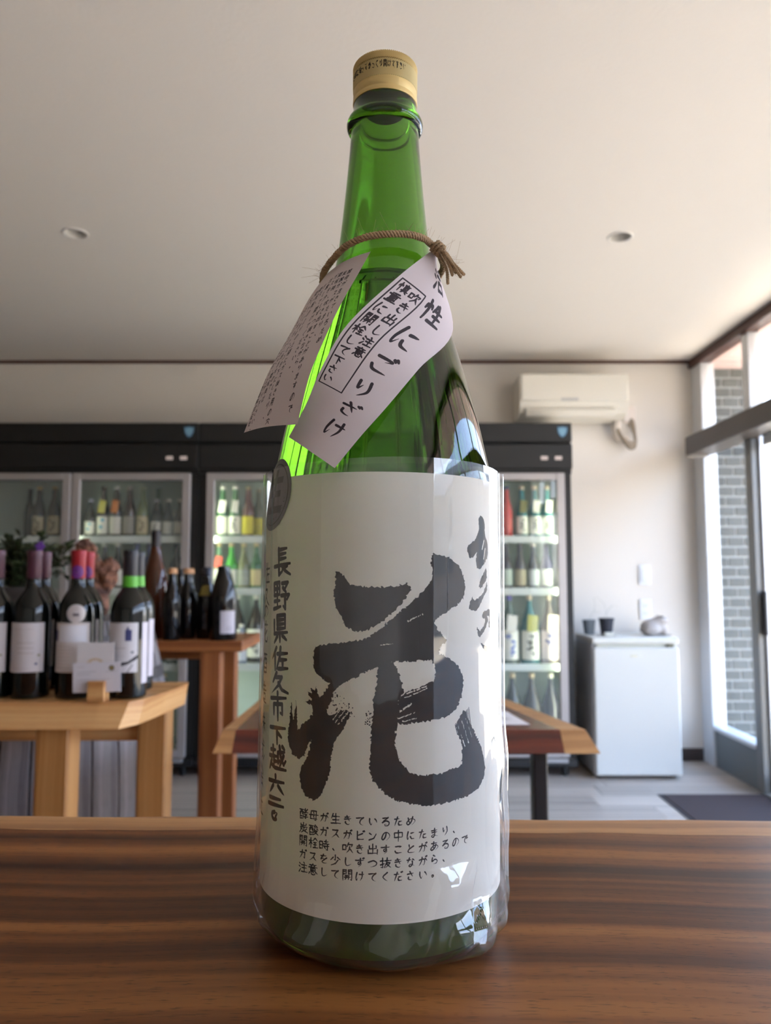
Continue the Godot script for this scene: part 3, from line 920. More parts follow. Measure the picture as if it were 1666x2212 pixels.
# ---------------------------------------------------------------- tables
func counter() -> void:
	var o := thing("counter_table", "dark brown wooden counter with a pale live edge, carrying the big sake bottle", "table", Vector3(0, 0, 0))
	var edge := func(x: float) -> float: return -0.5035 + x * 0.0235 + 0.0012 * sin(x * 23.0) + 0.0006 * sin(x * 61.0)
	var seam := func(x: float) -> float: return -0.4735 + x * 0.026 + 0.0014 * sin(x * 31.0 + 1.0) + 0.0007 * sin(x * 83.0)
	part("tabletop", sheet_mb(func(u: float, w: float) -> Vector3:
		var x := lerpf(-1.5, 1.3, u)
		var z0: float = seam.call(x)
		var k := w * 4.0
		if k < 1.0: return Vector3(x, TOP - 0.05, lerpf(z0, 0.34, k))
		if k < 2.0: return Vector3(x, TOP - 0.05 * (2.0 - k), 0.34)
		if k < 3.0: return Vector3(x, TOP, lerpf(0.34, z0, k - 2.0))
		return Vector3(x, TOP - 0.05 * (k - 3.0), z0), 200, 4, Vector3(0, TOP - 0.025, -0.1)), mats["counter"], o)
	part("live_edge", sheet_mb(func(u: float, w: float) -> Vector3:
		var x := lerpf(-1.5, 1.3, u)
		var z0: float = seam.call(x)
		var z1: float = edge.call(x)
		if w < 0.5: return Vector3(x, TOP - 0.0008 * pow(w * 2.0, 2.0), lerpf(z0, z1 + 0.002, w * 2.0))
		if w < 0.75: return Vector3(x, TOP - 0.0008 - 0.0127 * (w - 0.5) * 4.0, lerpf(z1 + 0.002, z1, (w - 0.5) * 4.0))
		return Vector3(x, TOP - 0.0135 - 0.035 * (w - 0.75) * 4.0, z1 + 0.004 * (w - 0.75) * 4.0), 240, 24, Vector3(0, TOP - 0.04, -0.3)), mats["live"], o)
	part("back_panel", span(Vector3(-1.38, 0.03, -0.452), Vector3(1.18, TOP - 0.05, -0.43), 0.002), mats["honey"], o)
	for x in [-1.35, 1.15]:
		for z in [-0.39, 0.26]: part("leg", box(Vector3(0.07, TOP - 0.049, 0.07), 0.004), mats["pine_post"], o, Vector3(x, (TOP - 0.049) / 2, z))

func centre_table() -> void:
	var o := thing("display_table", "low live-edge table with dark red front and black steel legs behind the big sake bottle", "table", Vector3(0, 0, 0))
	var cut := func(f: float, y: float, z: float) -> Vector2:      # across the top from its two long edges
		var l := -0.366 - 0.012 * sin(z * 3.0)
		var r := 0.464 + (z + 1.80) * 0.255
		return Vector2(lerpf(l, r, f) + (0.022 if f > 0.99 else -0.014 if f < 0.01 else 0.0) * (1.0 if y < 0.7 else 0.0), z - (-0.045 if y < 0.7 and z > -1.9 else 0.0))
	for k in [[0.0, 0.035, "live"], [0.035, 0.93, "red"], [0.93, 1.0, "live"]]:
		var top := []
		var bot := []
		for z in [-1.81, -2.1, -2.4, -2.75]:
			top.append(cut.call(k[0], 0.72, z))
			bot.append(cut.call(k[0], 0.676, z))
		for z in [-2.75, -2.4, -2.1, -1.81]:
			top.append(cut.call(k[1], 0.72, z))
			bot.append(cut.call(k[1], 0.676, z))
		part("tabletop" if k[2] == "red" else "sapwood_edge", slab_mb(top, bot, 0.676, 0.72), mats["red_top"] if mats.has("red_top") else mats[k[2]], o)
	var steel := pm(c8(30, 30, 32), 0.4, 0.3)
	for p in [Vector2(0.364, -1.87), Vector2(-0.27, -1.87), Vector2(0.2, -2.6), Vector2(-0.27, -2.6)]:
		part("leg", box(Vector3(0.033, 0.672, 0.05), 0.003), steel, o, Vector3(p.x, 0.338, p.y))
	part("crossbar", box(Vector3(0.60, 0.02, 0.04), 0.003), steel, o, Vector3(0.047, 0.664, -1.87))
	var im := Image.create(128, 128, false, Image.FORMAT_RGB8)
	im.fill(c8(226, 222, 224))
	for k in 5: line(im, Vector2(60 + k * 9, 44 + k * 5), Vector2(112 - k * 3, 50 + k * 7), 5, c8(176 - k * 10, 166 - k * 10, 160 - k * 10))
	var m := tex_mat(im, 0.4)
	var fn := func(u: float, w: float) -> Vector3: return Vector3(lerpf(0.13, 0.345, u) - 0.03 * w + 0.0, 0.7215 + 0.003 * sin(u * 3.0) * w, lerpf(-1.86, -2.04, w))
	single("leaflet", sheet_mb(fn, 8, 8, Vector3(0.2, 0, -1.95)), m, "white printed leaflet lying on the live-edge table beside the big sake bottle", "leaflet")

func rack_table() -> void:
	var o := thing("shelf_table", "tall honey-coloured wooden table carrying dark beer and sake bottles", "table", Vector3(0, 0, 0))
	part("tabletop", span(Vector3(-2.0, 0.807, -3.15), Vector3(-0.507, 0.845, -2.75), 0.003), mats["honey"], o)
	for p in [Vector2(-0.62, -2.785), Vector2(-0.62, -3.06), Vector2(-1.9, -2.785), Vector2(-1.9, -3.06)]:
		part("leg", box(Vector3(0.071, 0.806, 0.07), 0.003), mats["honey_post"], o, Vector3(p.x, 0.403, p.y))
	part("apron", span(Vector3(-1.86, 0.75, -3.09), Vector3(-0.66, 0.806, -3.05), 0.002), mats["honey"], o)
	var y := 0.845
	var dark := glassy(c8(12, 10, 10))
	var am := thing("sake_bottle", "large amber bottle with dark neck behind the green-banded wine bottle", "bottle", Vector3(-0.866, y, -2.90))
	part("glass_body", lathe([0, 0, 0.048, 0, 0.0525, 0.008, 0.0525, 0.18, 0.05, 0.205, 0.036, 0.26, 0.023, 0.31, 0.017, 0.345, 0.016, 0.385, 0, 0.385], 36, "amber"), glassy(c8(66, 28, 12)), am)
	part("cap", lathe([0, 0.402, 0.014, 0.402, 0.017, 0.399, 0.018, 0.33, 0, 0.33], 28, "ambercap"), pm(c8(34, 28, 32), 0.4), am)
	var gx := [[-0.770, -2.79], [-0.748, -2.95], [-0.735, -2.87]]
	var lb := ["nearest the amber bottle", "in the middle of three", "nearest the table's end"]
	for i in 3:
		var b := thing("beer_bottle", "black bottle with a cream crown cap, %s" % lb[i], "bottle", Vector3(gx[i][0], y, gx[i][1]), "cream-capped black bottles")
		part("glass_body", lathe([0, 0, 0.03, 0, 0.033, 0.005, 0.033, 0.13, 0.031, 0.15, 0.019, 0.19, 0.0135, 0.215, 0.013, 0.245, 0, 0.245], 28, "beer"), dark, b)
		part("crown_cap", lathe([0, 0.258, 0.012, 0.258, 0.0165, 0.254, 0.017, 0.238, 0, 0.238], 24, "crown"), pm(c8(202, 152, 108), 0.5), b)
	var q := thing("beer_bottle", "black bottle with yellow shoulder label between cream-capped and squat bottles", "bottle", Vector3(-0.663, y, -2.87))
	part("glass_body", lathe([0, 0, 0.034, 0, 0.037, 0.005, 0.037, 0.13, 0.034, 0.155, 0.019, 0.20, 0.0135, 0.225, 0.013, 0.25, 0, 0.25], 28, "beer2"), dark, q)
	part("shoulder_label", sheet_mb(func(u: float, w: float) -> Vector3:
		var a := lerpf(-0.7, 0.5, u)
		var r := lerpf(0.0212, 0.0345, w)
		return Vector3(sin(a) * r, lerpf(0.196, 0.158, w), cos(a) * r), 12, 2, Vector3(0, 0.17, 0)), pm(c8(120, 106, 40), 0.6), q)
	part("foil", lathe([0, 0.262, 0.012, 0.262, 0.0145, 0.258, 0.0145, 0.23, 0, 0.23], 24, "foil"), pm(c8(50, 54, 66), 0.3, 0.5), q)
	var s := thing("squat_bottle", "squat black bottle with wide neck and small white label at the table's end", "bottle", Vector3(-0.586, y, -2.80))
	part("glass_body", lathe([0, 0, 0.045, 0, 0.049, 0.006, 0.049, 0.135, 0.047, 0.16, 0.036, 0.205, 0.0245, 0.245, 0.0235, 0.266, 0, 0.268], 36, "squat"), dark, s)
	var im := Image.create(64, 96, false, Image.FORMAT_RGB8)
	im.fill(c8(188, 184, 194))
	for k in 5: line(im, Vector2(24, 66 + k * 4), Vector2(48, 66 + k * 4), 1.6, c8(130, 126, 138))
	part("paper_label", sheet_mb(func(u: float, w: float) -> Vector3:
		var a := lerpf(0.0, 1.15, u)
		return Vector3(sin(a) * 0.0496, lerpf(0.105, 0.025, w), cos(a) * 0.0496), 12, 1, Vector3(0, 0.06, 0)), tex_mat(im), s)
	for i in 3:
		var b := thing("beer_bottle", ["black bottle hidden behind the amber bottle", "black bottle at the back between cream caps and yellow label", "black bottle at the back of the squat bottle"][i], "bottle", Vector3([-0.81, -0.715, -0.63][i], y, -3.05), "black bottles in the back row")
		part("glass_body", meshes["beer"], dark, b)
		part("crown_cap", meshes["crown"], pm(c8(40, 36, 36), 0.5), b)

func wine_table() -> void:
	var o := thing("wine_table", "pale live-edge wooden table on square posts carrying the wine bottles", "table", Vector3(0, 0, 0))
	var y := 0.826
	var top := [Vector2(-2.0, -1.53), Vector2(-0.56, -1.535), Vector2(-0.505, -1.54), Vector2(-0.486, -1.58), Vector2(-0.468, -1.68), Vector2(-0.455, -1.80), Vector2(-0.462, -1.83), Vector2(-2.0, -1.83)]
	var bot := [Vector2(-2.0, -1.50), Vector2(-0.56, -1.505), Vector2(-0.515, -1.51), Vector2(-0.492, -1.56), Vector2(-0.475, -1.68), Vector2(-0.462, -1.80), Vector2(-0.47, -1.82), Vector2(-2.0, -1.82)]
	part("tabletop", slab_mb(top, bot, y - 0.047, y), mats["pine"], o)
	for p in [Vector2(-0.648, -1.555), Vector2(-0.525, -1.79), Vector2(-1.7, -1.555), Vector2(-1.7, -1.79)]:
		part("leg", box(Vector3(0.064, y - 0.047, 0.064), 0.003), mats["pine_post"], o, Vector3(p.x, (y - 0.047) / 2, p.y))
	part("apron", span(Vector3(-1.66, 0.70, -1.81), Vector3(-0.56, 0.778, -1.785), 0.002), mats["pine"], o)
	# three kinds of wine, one bottle behind the other
	var glass := glassy(c8(10, 13, 11))
	var labels := []
	for k in 3:
		var im := Image.create(200, 256, false, Image.FORMAT_RGB8)
		im.fill([c8(196, 190, 192), c8(200, 192, 190), c8(202, 200, 204)][k])
		var g := c8(150, 144, 146)
		var navy := c8(52, 56, 104)
		if k == 0:
			for i in 12: line(im, Vector2(50 + i * 9, 32 + 3 * sin(i * 2.0)), Vector2(56 + i * 9, 34), 2.0, g)
			for i in 3: line(im, Vector2(90, 104 + i * 26), Vector2(158, 104 + i * 26), 2.4, c8(160, 150, 146))
			line(im, Vector2(84, 236), Vector2(150, 236), 2.0, g)
			disc(im, Vector2(40, 198), 6, c8(96, 104, 150))
			disc(im, Vector2(168, 212), 6, navy)
			disc(im, Vector2(178, 168), 6, c8(120, 112, 70))
			disc(im, Vector2(22, 82), 4, c8(130, 130, 124))
		elif k == 1:
			im.fill_rect(Rect2i(32, 40, 24, 54), navy)
			im.fill_rect(Rect2i(38, 26, 6, 16), navy)
			im.fill_rect(Rect2i(66, 12, 120, 88), c8(214, 214, 222))
			for i in 7: line(im, Vector2(30, 122 + i * 18), Vector2(120, 122 + i * 18), 2.2, c8(172, 160, 156))
		else:
			im.fill_rect(Rect2i(148, 36, 26, 58), navy)
			im.fill_rect(Rect2i(154, 22, 8, 16), navy)
			line(im, Vector2(70, 130), Vector2(150, 130), 3.0, c8(150, 148, 156))
			line(im, Vector2(110, 170), Vector2(150, 172), 2.0, c8(150, 148, 156))
			disc(im, Vector2(178, 152), 6, c8(70, 80, 100))
			poly(im, [86, 236, 120, 208, 160, 200, 199, 168, 199, 186, 160, 214, 110, 232], c8(30, 28, 34), 1.0)
			line(im, Vector2(160, 254), Vector2(180, 216), 4, c8(60, 58, 66))
		labels.append(tex_mat(im, 0.6))
	var caps := [c8(78, 40, 54), c8(152, 14, 28), c8(34, 32, 38)]
	var who := [
		[0, -0.806, -1.60, "wine bottle with purple capsule, outermost of the pale table's row, beyond the purple-capped pair"],
		[0, -0.7285, -1.60, "wine bottle with dusky purple capsule and pale label, front one of its pair"],
		[0, -0.757, -1.71, "wine bottle with dusky purple capsule standing behind its twin"],
		[1, -0.637, -1.60, "wine bottle with red capsule, purple dot and round silver sticker behind price cards"],
		[1, -0.661, -1.71, "wine bottle with red capsule and purple dot standing behind the silver-stickered one"],
		[2, -0.529, -1.60, "wine bottle with black capsule and green band, front one of its pair"],
		[2, -0.5495, -1.71, "wine bottle with black capsule and green band standing behind its twin"]]
	for w in who:
		var k: int = w[0]
		var b := thing("wine_bottle", w[3], "wine bottle", Vector3(w[1], y, w[2]), "wine bottles on the pale table")
		part("glass_body", lathe([0, 0.004, 0.03, 0.0, 0.0365, 0.003, 0.0375, 0.008, 0.0375, 0.166, 0.0366, 0.180, 0.0335, 0.193, 0.027, 0.206, 0.0195, 0.217, 0.0158, 0.224, 0.0145, 0.24, 0.0138, 0.296, 0, 0.297], 44, "wine"), glass, b)
		part("capsule", lathe([0.0145, 0.242, 0.0148, 0.243, 0.0146, 0.288, 0.0156, 0.2885, 0.0156, 0.297, 0.0146, 0.3005, 0, 0.301], 36, "capsule"), pm(caps[k], 0.4, 0.1), b)
		part("paper_label", cyl_patch(0.038, 0.054, 0.153, 74.0, [-12.0, -10.0, -28.0][k]), labels[k], b)
		if k == 1:
			part("capsule_dot", sheet_mb(func(u: float, v: float) -> Vector3:
				var a := v * TAU
				var p := Vector2(cos(a), sin(a)) * u * 0.0135
				var q := 0.22 + p.x / 0.0152
				return Vector3(sin(q) * 0.0152, 0.2555 + p.y, cos(q) * 0.0152), 4, 28, Vector3(0, 0.25, 0)), pm(c8(100, 34, 120), 0.5), b)
			if w[2] > -1.65:
				part("silver_sticker", sheet_mb(func(u: float, v: float) -> Vector3:
					var a := v * TAU
					var p := Vector2(cos(a), sin(a)) * u * 0.0185
					var q := 0.33 + p.x / 0.0379
					return Vector3(sin(q) * 0.0379, 0.1715 + p.y, cos(q) * 0.0379), 4, 32, Vector3(0, 0.17, 0)), pm(c8(190, 184, 184), 0.3, 0.3), b)
				part("sticker_mark", cyl_patch(0.0382, 0.166, 0.172, 9.0, 18.0), pm(c8(100, 96, 100), 0.6), b)
		if k == 2:
			part("green_band", lathe([0.0157, 0.2245, 0.0161, 0.2255, 0.0152, 0.2465, 0.0147, 0.247], 36, "band"), pm(c8(84, 168, 48), 0.4), b)
			part("back_label", cyl_patch(0.038, 0.03, 0.153, 16.0, 78.0), pm(c8(200, 194, 204), 0.6), b)
	# price cards in a wooden clip
	var st := thing("card_clip", "small pale wooden clip holding price cards at the wine table's edge", "card holder", Vector3(-0.568, y, -1.535))
	part("block", box(Vector3(0.033, 0.041, 0.012), 0.001), mats["pine"], st, Vector3(0, 0.0205, 0))
	part("back_block", box(Vector3(0.033, 0.035, 0.010), 0.001), mats["pine"], st, Vector3(0.002, 0.0175, -0.0135))
	var c1 := Image.create(256, 160, false, Image.FORMAT_RGB8)
	c1.fill(c8(206, 204, 212))
	line(c1, Vector2(22, 22), Vector2(60, 20), 4, c8(176, 174, 182))
	for i in 2: line(c1, Vector2(22, 50 + i * 14), Vector2(120 - i * 30, 48 + i * 14), 4, c8(166, 164, 172))
	for i in 4: line(c1, Vector2(22, 94 + i * 15), Vector2([196, 170, 60, 54][i], 90 + i * 15), 4, c8(172, 168, 176))
	line(c1, Vector2(176, 50), Vector2(238, 46), 3, c8(176, 174, 182))
	disc(c1, Vector2(208, 30), 15, c8(90, 84, 66))
	disc(c1, Vector2(208, 30), 6, c8(170, 150, 80))
	var a := single("price_card", box(Vector3(0.095, 0.058, 0.0012), 0.0003), pm(c8(206, 204, 212), 0.6), "wide white price card with small print and round gold mark, lower in the clip", "card", Vector3(-0.571, y + 0.0475, -1.5425))
	part("print", sheet_mb(func(u: float, w: float) -> Vector3: return Vector3(lerpf(-0.047, 0.047, u), lerpf(0.0285, -0.0285, w), 0.0008), 1, 1, Vector3(0, 0, -1)), tex_mat(c1), a)
	a.rotation.z = 0.03
	var c2 := Image.create(160, 160, false, Image.FORMAT_RGB8)
	c2.fill(c8(210, 206, 208))
	for i in 9:
		var q := PI + PI * i / 8.0
		line(c2, Vector2(80, 156) + Vector2(cos(q), sin(q)) * 22, Vector2(80, 156) + Vector2(cos(q), sin(q)) * 34, 6, c8(186, 150, 78))
	var d := single("price_card", box(Vector3(0.073, 0.075, 0.0012), 0.0003), pm(c8(210, 206, 208), 0.6), "square white card with a gold arch emblem, taller one behind the price card", "card", Vector3(-0.576, y + 0.078, -1.546))
	part("print", sheet_mb(func(u: float, w: float) -> Vector3: return Vector3(lerpf(-0.036, 0.036, u), lerpf(0.037, -0.003, w), 0.0008), 1, 1, Vector3(0, 0, -1)), tex_mat(c2), d)
	barrel()

func barrel() -> void:
	var bx := -0.97
	var bz := -2.24
	var o := thing("barrel", "weathered grey wooden cask standing behind the wine table", "barrel", Vector3(bx, 0, bz))
	var rad := func(h: float) -> float: return 0.35 - 0.075 * pow((h - 0.475) / 0.475, 2.0)
	var n := 30
	var st := sheet_mb(func(u: float, w: float) -> Vector3:
		var a := (u - 0.5) * TAU / n * 0.965
		var h := 0.95 * w
		var r: float = rad.call(h) + 0.0015 * cos((u - 0.5) * PI)
		if u < 0.02 or u > 0.98: r -= 0.012
		return Vector3(sin(a) * r, h, cos(a) * r), 50, 16, Vector3(0, 0.475, 0)).mesh()
	for k in n:
		var s := part("stave", st, mats["cask"], o)
		s.rotation.y = TAU * k / n
	part("head", lathe([0, 0.952, 0.268, 0.952, 0.268, 0.05, 0, 0.05], 40), mats["cask"], o)
	for h in [0.06, 0.17, 0.80, 0.90]:
		part("hoop", lathe([rad.call(h - 0.015) + 0.001, h - 0.016, rad.call(h - 0.015) + 0.0035, h - 0.015, rad.call(h + 0.015) + 0.0035, h + 0.015, rad.call(h + 0.015) + 0.001, h + 0.016], 48), pm(c8(74, 70, 72), 0.6, 0.4), o)
	# bushy plant on the cask
	var p := thing("potted_plant", "dark leafy bush with a purple flower behind the wine bottles", "plant", Vector3(-1.06, 0.9525, -2.22))
	part("pot", lathe([0, 0, 0.06, 0, 0.072, 0.075, 0.078, 0.075, 0.078, 0.09, 0.068, 0.09, 0.068, 0.08, 0, 0.08], 32), pm(c8(50, 42, 38), 0.8), p)
	var lf := MB.new()
	var stem := MB.new()
	for i in 46:
		var a := rng.randf() * TAU
		var l := rng.randf_range(0.03, 0.135)
		var out := rng.randf_range(0.03, 0.19)
		var tip := Vector3(cos(a) * out, 0.10 + l * 0.95, sin(a) * out * 0.7)
		var pts := spline([Vector3(cos(a) * 0.02, 0.09, sin(a) * 0.02), Vector3(cos(a) * out * 0.4, 0.10 + l * 0.6, sin(a) * out * 0.3), tip], 4)
		stem.join(tube_mb(pts, 0.0016, 5))
		for k in range(1, pts.size()):
			for j in 4:
				var dir := Vector3(rng.randf_range(-1, 1), rng.randf_range(-0.3, 0.8), rng.randf_range(-1, 1)).normalized()
				var side := dir.cross(Vector3(rng.randf_range(-0.4, 0.4), 1, rng.randf_range(-0.4, 0.4))).normalized()
				var len := rng.randf_range(0.02, 0.038)
				var b: Vector3 = pts[k]
				var mid := b + dir * len * 0.5 + Vector3(0, 0.003, 0)
				var end := b + dir * len
				lf.face([b, mid + side * len * 0.26, mid - side * len * 0.26], Vector3.UP)
				lf.face([mid + side * len * 0.26, end, mid - side * len * 0.26], Vector3.UP)
	var leafm := StandardMaterial3D.new()
	leafm.albedo_color = c8(44, 56, 26)
	leafm.roughness = 0.5
	part("foliage", lf, leafm, p, Vector3.ZERO, "stuff")
	part("stems", stem, pm(c8(62, 58, 36), 0.7), p, Vector3.ZERO, "stuff")
	var fl := MB.new()
	for k in 6:
		var a := TAU * k / 6
		var d := Vector3(cos(a), sin(a), 0.3)
		fl.join(span(Vector3(-0.006, -0.004, -0.0015), Vector3(0.006, 0.004, 0.0015), 0.001), Transform3D(Basis(Vector3(0, 0, 1), a), d * 0.008))
	part("flower", fl, pm(c8(118, 62, 170), 0.5), p, Vector3(0.085, 0.205, 0.05))
	# driftwood
	var f := func(q: Vector3) -> float:
		var w := noise.get_noise_3d(q.x * 14.0, q.y * 14.0, q.z * 14.0) * 0.02 + noise.get_noise_3d(q.x * 45.0, q.y * 20.0, q.z * 45.0) * 0.006
		var cap := func(a: Vector3, b: Vector3, ra: float, rb: float) -> float:
			var t := clampf((q - a).dot(b - a) / (b - a).length_squared(), 0.0, 1.0)
			return (q - a.lerp(b, t)).length() - lerpf(ra, rb, t)
		var d: float = cap.call(Vector3(0.0, 0.0, 0), Vector3(-0.01, 0.15, 0), 0.05, 0.04)
		d = minf(d, cap.call(Vector3(-0.02, 0.12, 0), Vector3(-0.045, 0.225, 0), 0.036, 0.022))
		d = minf(d, cap.call(Vector3(-0.045, 0.215, 0.0), Vector3(-0.01, 0.205, 0.0), 0.024, 0.014))
		d = minf(d, cap.call(Vector3(0.0, 0.12, 0.01), Vector3(0.055, 0.145, 0.02), 0.032, 0.026))
		d = minf(d, cap.call(Vector3(0.03, 0.05, 0.01), Vector3(0.05, 0.09, 0.02), 0.03, 0.03))
		return d + w
	var dw := single("driftwood", blob(f, Vector3(-0.11, -0.06, -0.09), Vector3(0.12, 0.27, 0.1), 0.0055), wood_mat("drift", wood_tex(256, 256, c8(66, 44, 40), c8(112, 74, 58), c8(150, 100, 72), 91, 9.0, 9.0, 0.3), Vector3(5, 5, 5), 0.7), "gnarled brown piece of driftwood standing behind the red-capped wine bottles", "driftwood", Vector3(-0.808, 0.9955, -2.15))
	dw.rotation.y = 0.2
	dw.scale = Vector3.ONE * 0.74

# ---------------------------------------------------------------- corner by the window
func corner_fridge() -> void:
	var o := thing("small_fridge", "small white one-door fridge carrying the frog figurine", "fridge", Vector3(1.347, 0, -4.30))
	var white := pm(c8(208, 208, 203), 0.35)
	part("body", span(Vector3(-0.23, 0.012, -0.27), Vector3(0.23, 0.71, 0.085), 0.006), pm(c8(196, 200, 204), 0.45), o)
	part("top_panel", span(Vector3(-0.232, 0.71, -0.27), Vector3(0.232, 0.744, 0.115), 0.006), pm(c8(214, 213, 205), 0.4), o)
	var leaf := part("door", span(Vector3(-0.229, 0.02, 0.09), Vector3(0.229, 0.692, 0.125), 0.007), white, o)
	part("grip_recess", span(Vector3(-0.21, 0.692, 0.088), Vector3(0.222, 0.709, 0.105), 0.004), pm(c8(206, 206, 192), 0.5), leaf)
	part("hinge_cap", span(Vector3(0.165, 0.692, 0.105), Vector3(0.205, 0.709, 0.118), 0.003), pm(c8(110, 106, 84), 0.5), leaf)
	part("badge", span(Vector3(-0.035, 0.643, 0.1245), Vector3(0.01, 0.655, 0.1265), 0.0008), pm(c8(186, 184, 168), 0.3, 0.4), leaf)
	for x in [-0.2, 0.2]: part("foot", lathe([0, 0, 0.016, 0, 0.018, 0.012, 0, 0.013], 20, "foot"), pm(c8(60, 60, 60), 0.6), o, Vector3(x, 0, 0.05))
	var pots := [[Vector3(1.168, 0.744, -4.45), c8(112, 120, 126), 0.037, 0.082, "grey plastic pot with a thin wilting stem, behind the black pot"], [Vector3(1.253, 0.744, -4.40), c8(40, 42, 52), 0.043, 0.094, "black plastic pot with a bent seedling on the small white fridge"]]
	for i in 2:
		var k: Array = pots[i]
		var p := thing("plant_pot", k[4], "plant pot", k[0], "plant pots on the small fridge")
		var r: float = k[2]
		var h: float = k[3]
		part("pot", lathe([0, 0, r * 0.72, 0, r * 0.96, h * 0.9, r * 1.04, h * 0.9, r * 1.04, h, r * 0.94, h, r * 0.9, h * 0.86, 0, h * 0.86], 32), pm(k[1], 0.6), p)
		part("soil", lathe([0, h * 0.9, r * 0.5, h * 0.9, r * 0.9, h * 0.87], 24), pm(c8(56, 46, 38), 0.9), p)
		var st := MB.new()
		var c := pm(c8(176, 176, 160), 0.6)
		if i == 0:
			st.join(tube_mb(spline([Vector3(0.0, 0.07, 0), Vector3(0.012, 0.105, 0), Vector3(0.03, 0.13, 0), Vector3(0.045, 0.12, 0)], 6), 0.0012, 6))
			st.join(tube_mb(spline([Vector3(0.03, 0.13, 0), Vector3(0.036, 0.17, 0), Vector3(0.028, 0.21, 0)], 6), 0.001, 6))
		else:
			st.join(tube_mb(spline([Vector3(0.0, 0.08, 0), Vector3(0.0, 0.115, 0), Vector3(0.02, 0.15, 0), Vector3(0.04, 0.165, 0)], 6), 0.0014, 6))
			st.join(tube_mb(spline([Vector3(0.0, 0.09, 0), Vector3(-0.006, 0.16, 0), Vector3(-0.04, 0.205, 0), Vector3(-0.06, 0.21, 0)], 6), 0.0008, 6))
		part("stem", st, c, p)
		part("leaf", sheet_mb(func(u: float, w: float) -> Vector3:
			var b := sin(u * PI) * 0.007
			return Vector3(u * 0.04, -u * 0.016 + 0.004 * sin(u * 3.0), (w - 0.5) * 2.0 * b), 8, 2, Vector3(0, -1, 0)), pm(c8(150, 156, 130), 0.5), p, Vector3(0.034, 0.168, 0) if i else Vector3(0.03, 0.135, 0))
	var dish := thing("small_box", "flat cream block lying before the black pot on the small white fridge", "block", Vector3(1.238, 0.744, -4.305))
	part("block", box(Vector3(0.048, 0.02, 0.03), 0.003), pm(c8(222, 220, 206), 0.5), dish, Vector3(0, 0.01, 0))
	part("mat", box(Vector3(0.1, 0.003, 0.05), 0.001), pm(c8(150, 146, 136), 0.7), dish, Vector3(-0.012, 0.0015, -0.004))
	# frog figurine, facing the window
	var fr := thing("frog_figurine", "mottled grey frog figurine sitting on the small white fridge", "figurine", Vector3(1.515, 0.744, -4.36))
	var f := func(q: Vector3) -> float:
		var el := func(c: Vector3, r: Vector3) -> float:
			var k0 := ((q - c) / r).length()
			return (k0 - 1.0) * minf(r.x, minf(r.y, r.z))
		var sm := func(a: float, b: float, k: float) -> float:
			var h := clampf(0.5 + 0.5 * (b - a) / k, 0.0, 1.0)
			return lerpf(b, a, h) - k * h * (1.0 - h)
		var d: float = el.call(Vector3(-0.025, 0.042, 0), Vector3(0.058, 0.047, 0.048))
		d = sm.call(d, el.call(Vector3(0.03, 0.082, 0), Vector3(0.046, 0.026, 0.038)), 0.02)
		d = sm.call(d, el.call(Vector3(0.03, 0.035, 0), Vector3(0.036, 0.036, 0.034)), 0.02)
		for s in [-1.0, 1.0]:
			d = sm.call(d, el.call(Vector3(0.026, 0.102, 0.022 * s), Vector3(0.012, 0.011, 0.011)), 0.006)
			d = sm.call(d, el.call(Vector3(-0.03, 0.03, 0.045 * s), Vector3(0.042, 0.028, 0.018)), 0.01)
			d = sm.call(d, el.call(Vector3(0.045, 0.018, 0.03 * s), Vector3(0.014, 0.022, 0.012)), 0.008)
			d = sm.call(d, el.call(Vector3(0.062, 0.006, 0.03 * s), Vector3(0.024, 0.007, 0.016)), 0.006)
		if q.x > 0.03 and absf(q.y - 0.076 + (0.07 - q.x) * 0.1) < 0.0028: d += 0.003
		return d + noise.get_noise_3d(q.x * 90.0, q.y * 90.0, q.z * 90.0) * 0.0015
	var fm := StandardMaterial3D.new()
	var fim := Image.create(64, 64, false, Image.FORMAT_RGB8)
	for y in 64:
		for x in 64:
			var v := noise.get_noise_2d(x * 0.35, y * 0.35) * 0.5 + 0.5
			fim.set_pixel(x, y, c8(130, 120, 112).lerp(c8(206, 200, 196), clampf(v * 1.5 - 0.25, 0, 1)))
	fm.albedo_texture = ImageTexture.create_from_image(fim)
	fm.uv1_triplanar = true
	fm.uv1_scale = Vector3(14, 14, 14)
	fm.roughness = 0.6
	part("body", blob(f, Vector3(-0.095, -0.004, -0.075), Vector3(0.1, 0.125, 0.075), 0.0035), fm, fr)
	for s in [-1.0, 1.0]:
		part("eye", lathe([0, -0.007, 0.005, -0.005, 0.007, 0, 0.005, 0.005, 0, 0.007], 16, "eye"), glassy(c8(30, 28, 26)), fr, Vector3(0.030, 0.104, 0.029 * s))
	# door mat
	var dm := thing("door_mat", "dark purplish brown mat on the floor in front of the glass door", "mat", Vector3(1.62, 0, -3.1))
	part("pile", span(Vector3(-0.262, 0.0, -0.775), Vector3(0.235, 0.008, 0.775), 0.003), pm(c8(52, 38, 38), 0.95), dm)
	part("border", span(Vector3(-0.28, 0.0, -0.795), Vector3(0.238, 0.004, 0.795), 0.002), pm(c8(50, 44, 48), 0.7), dm)

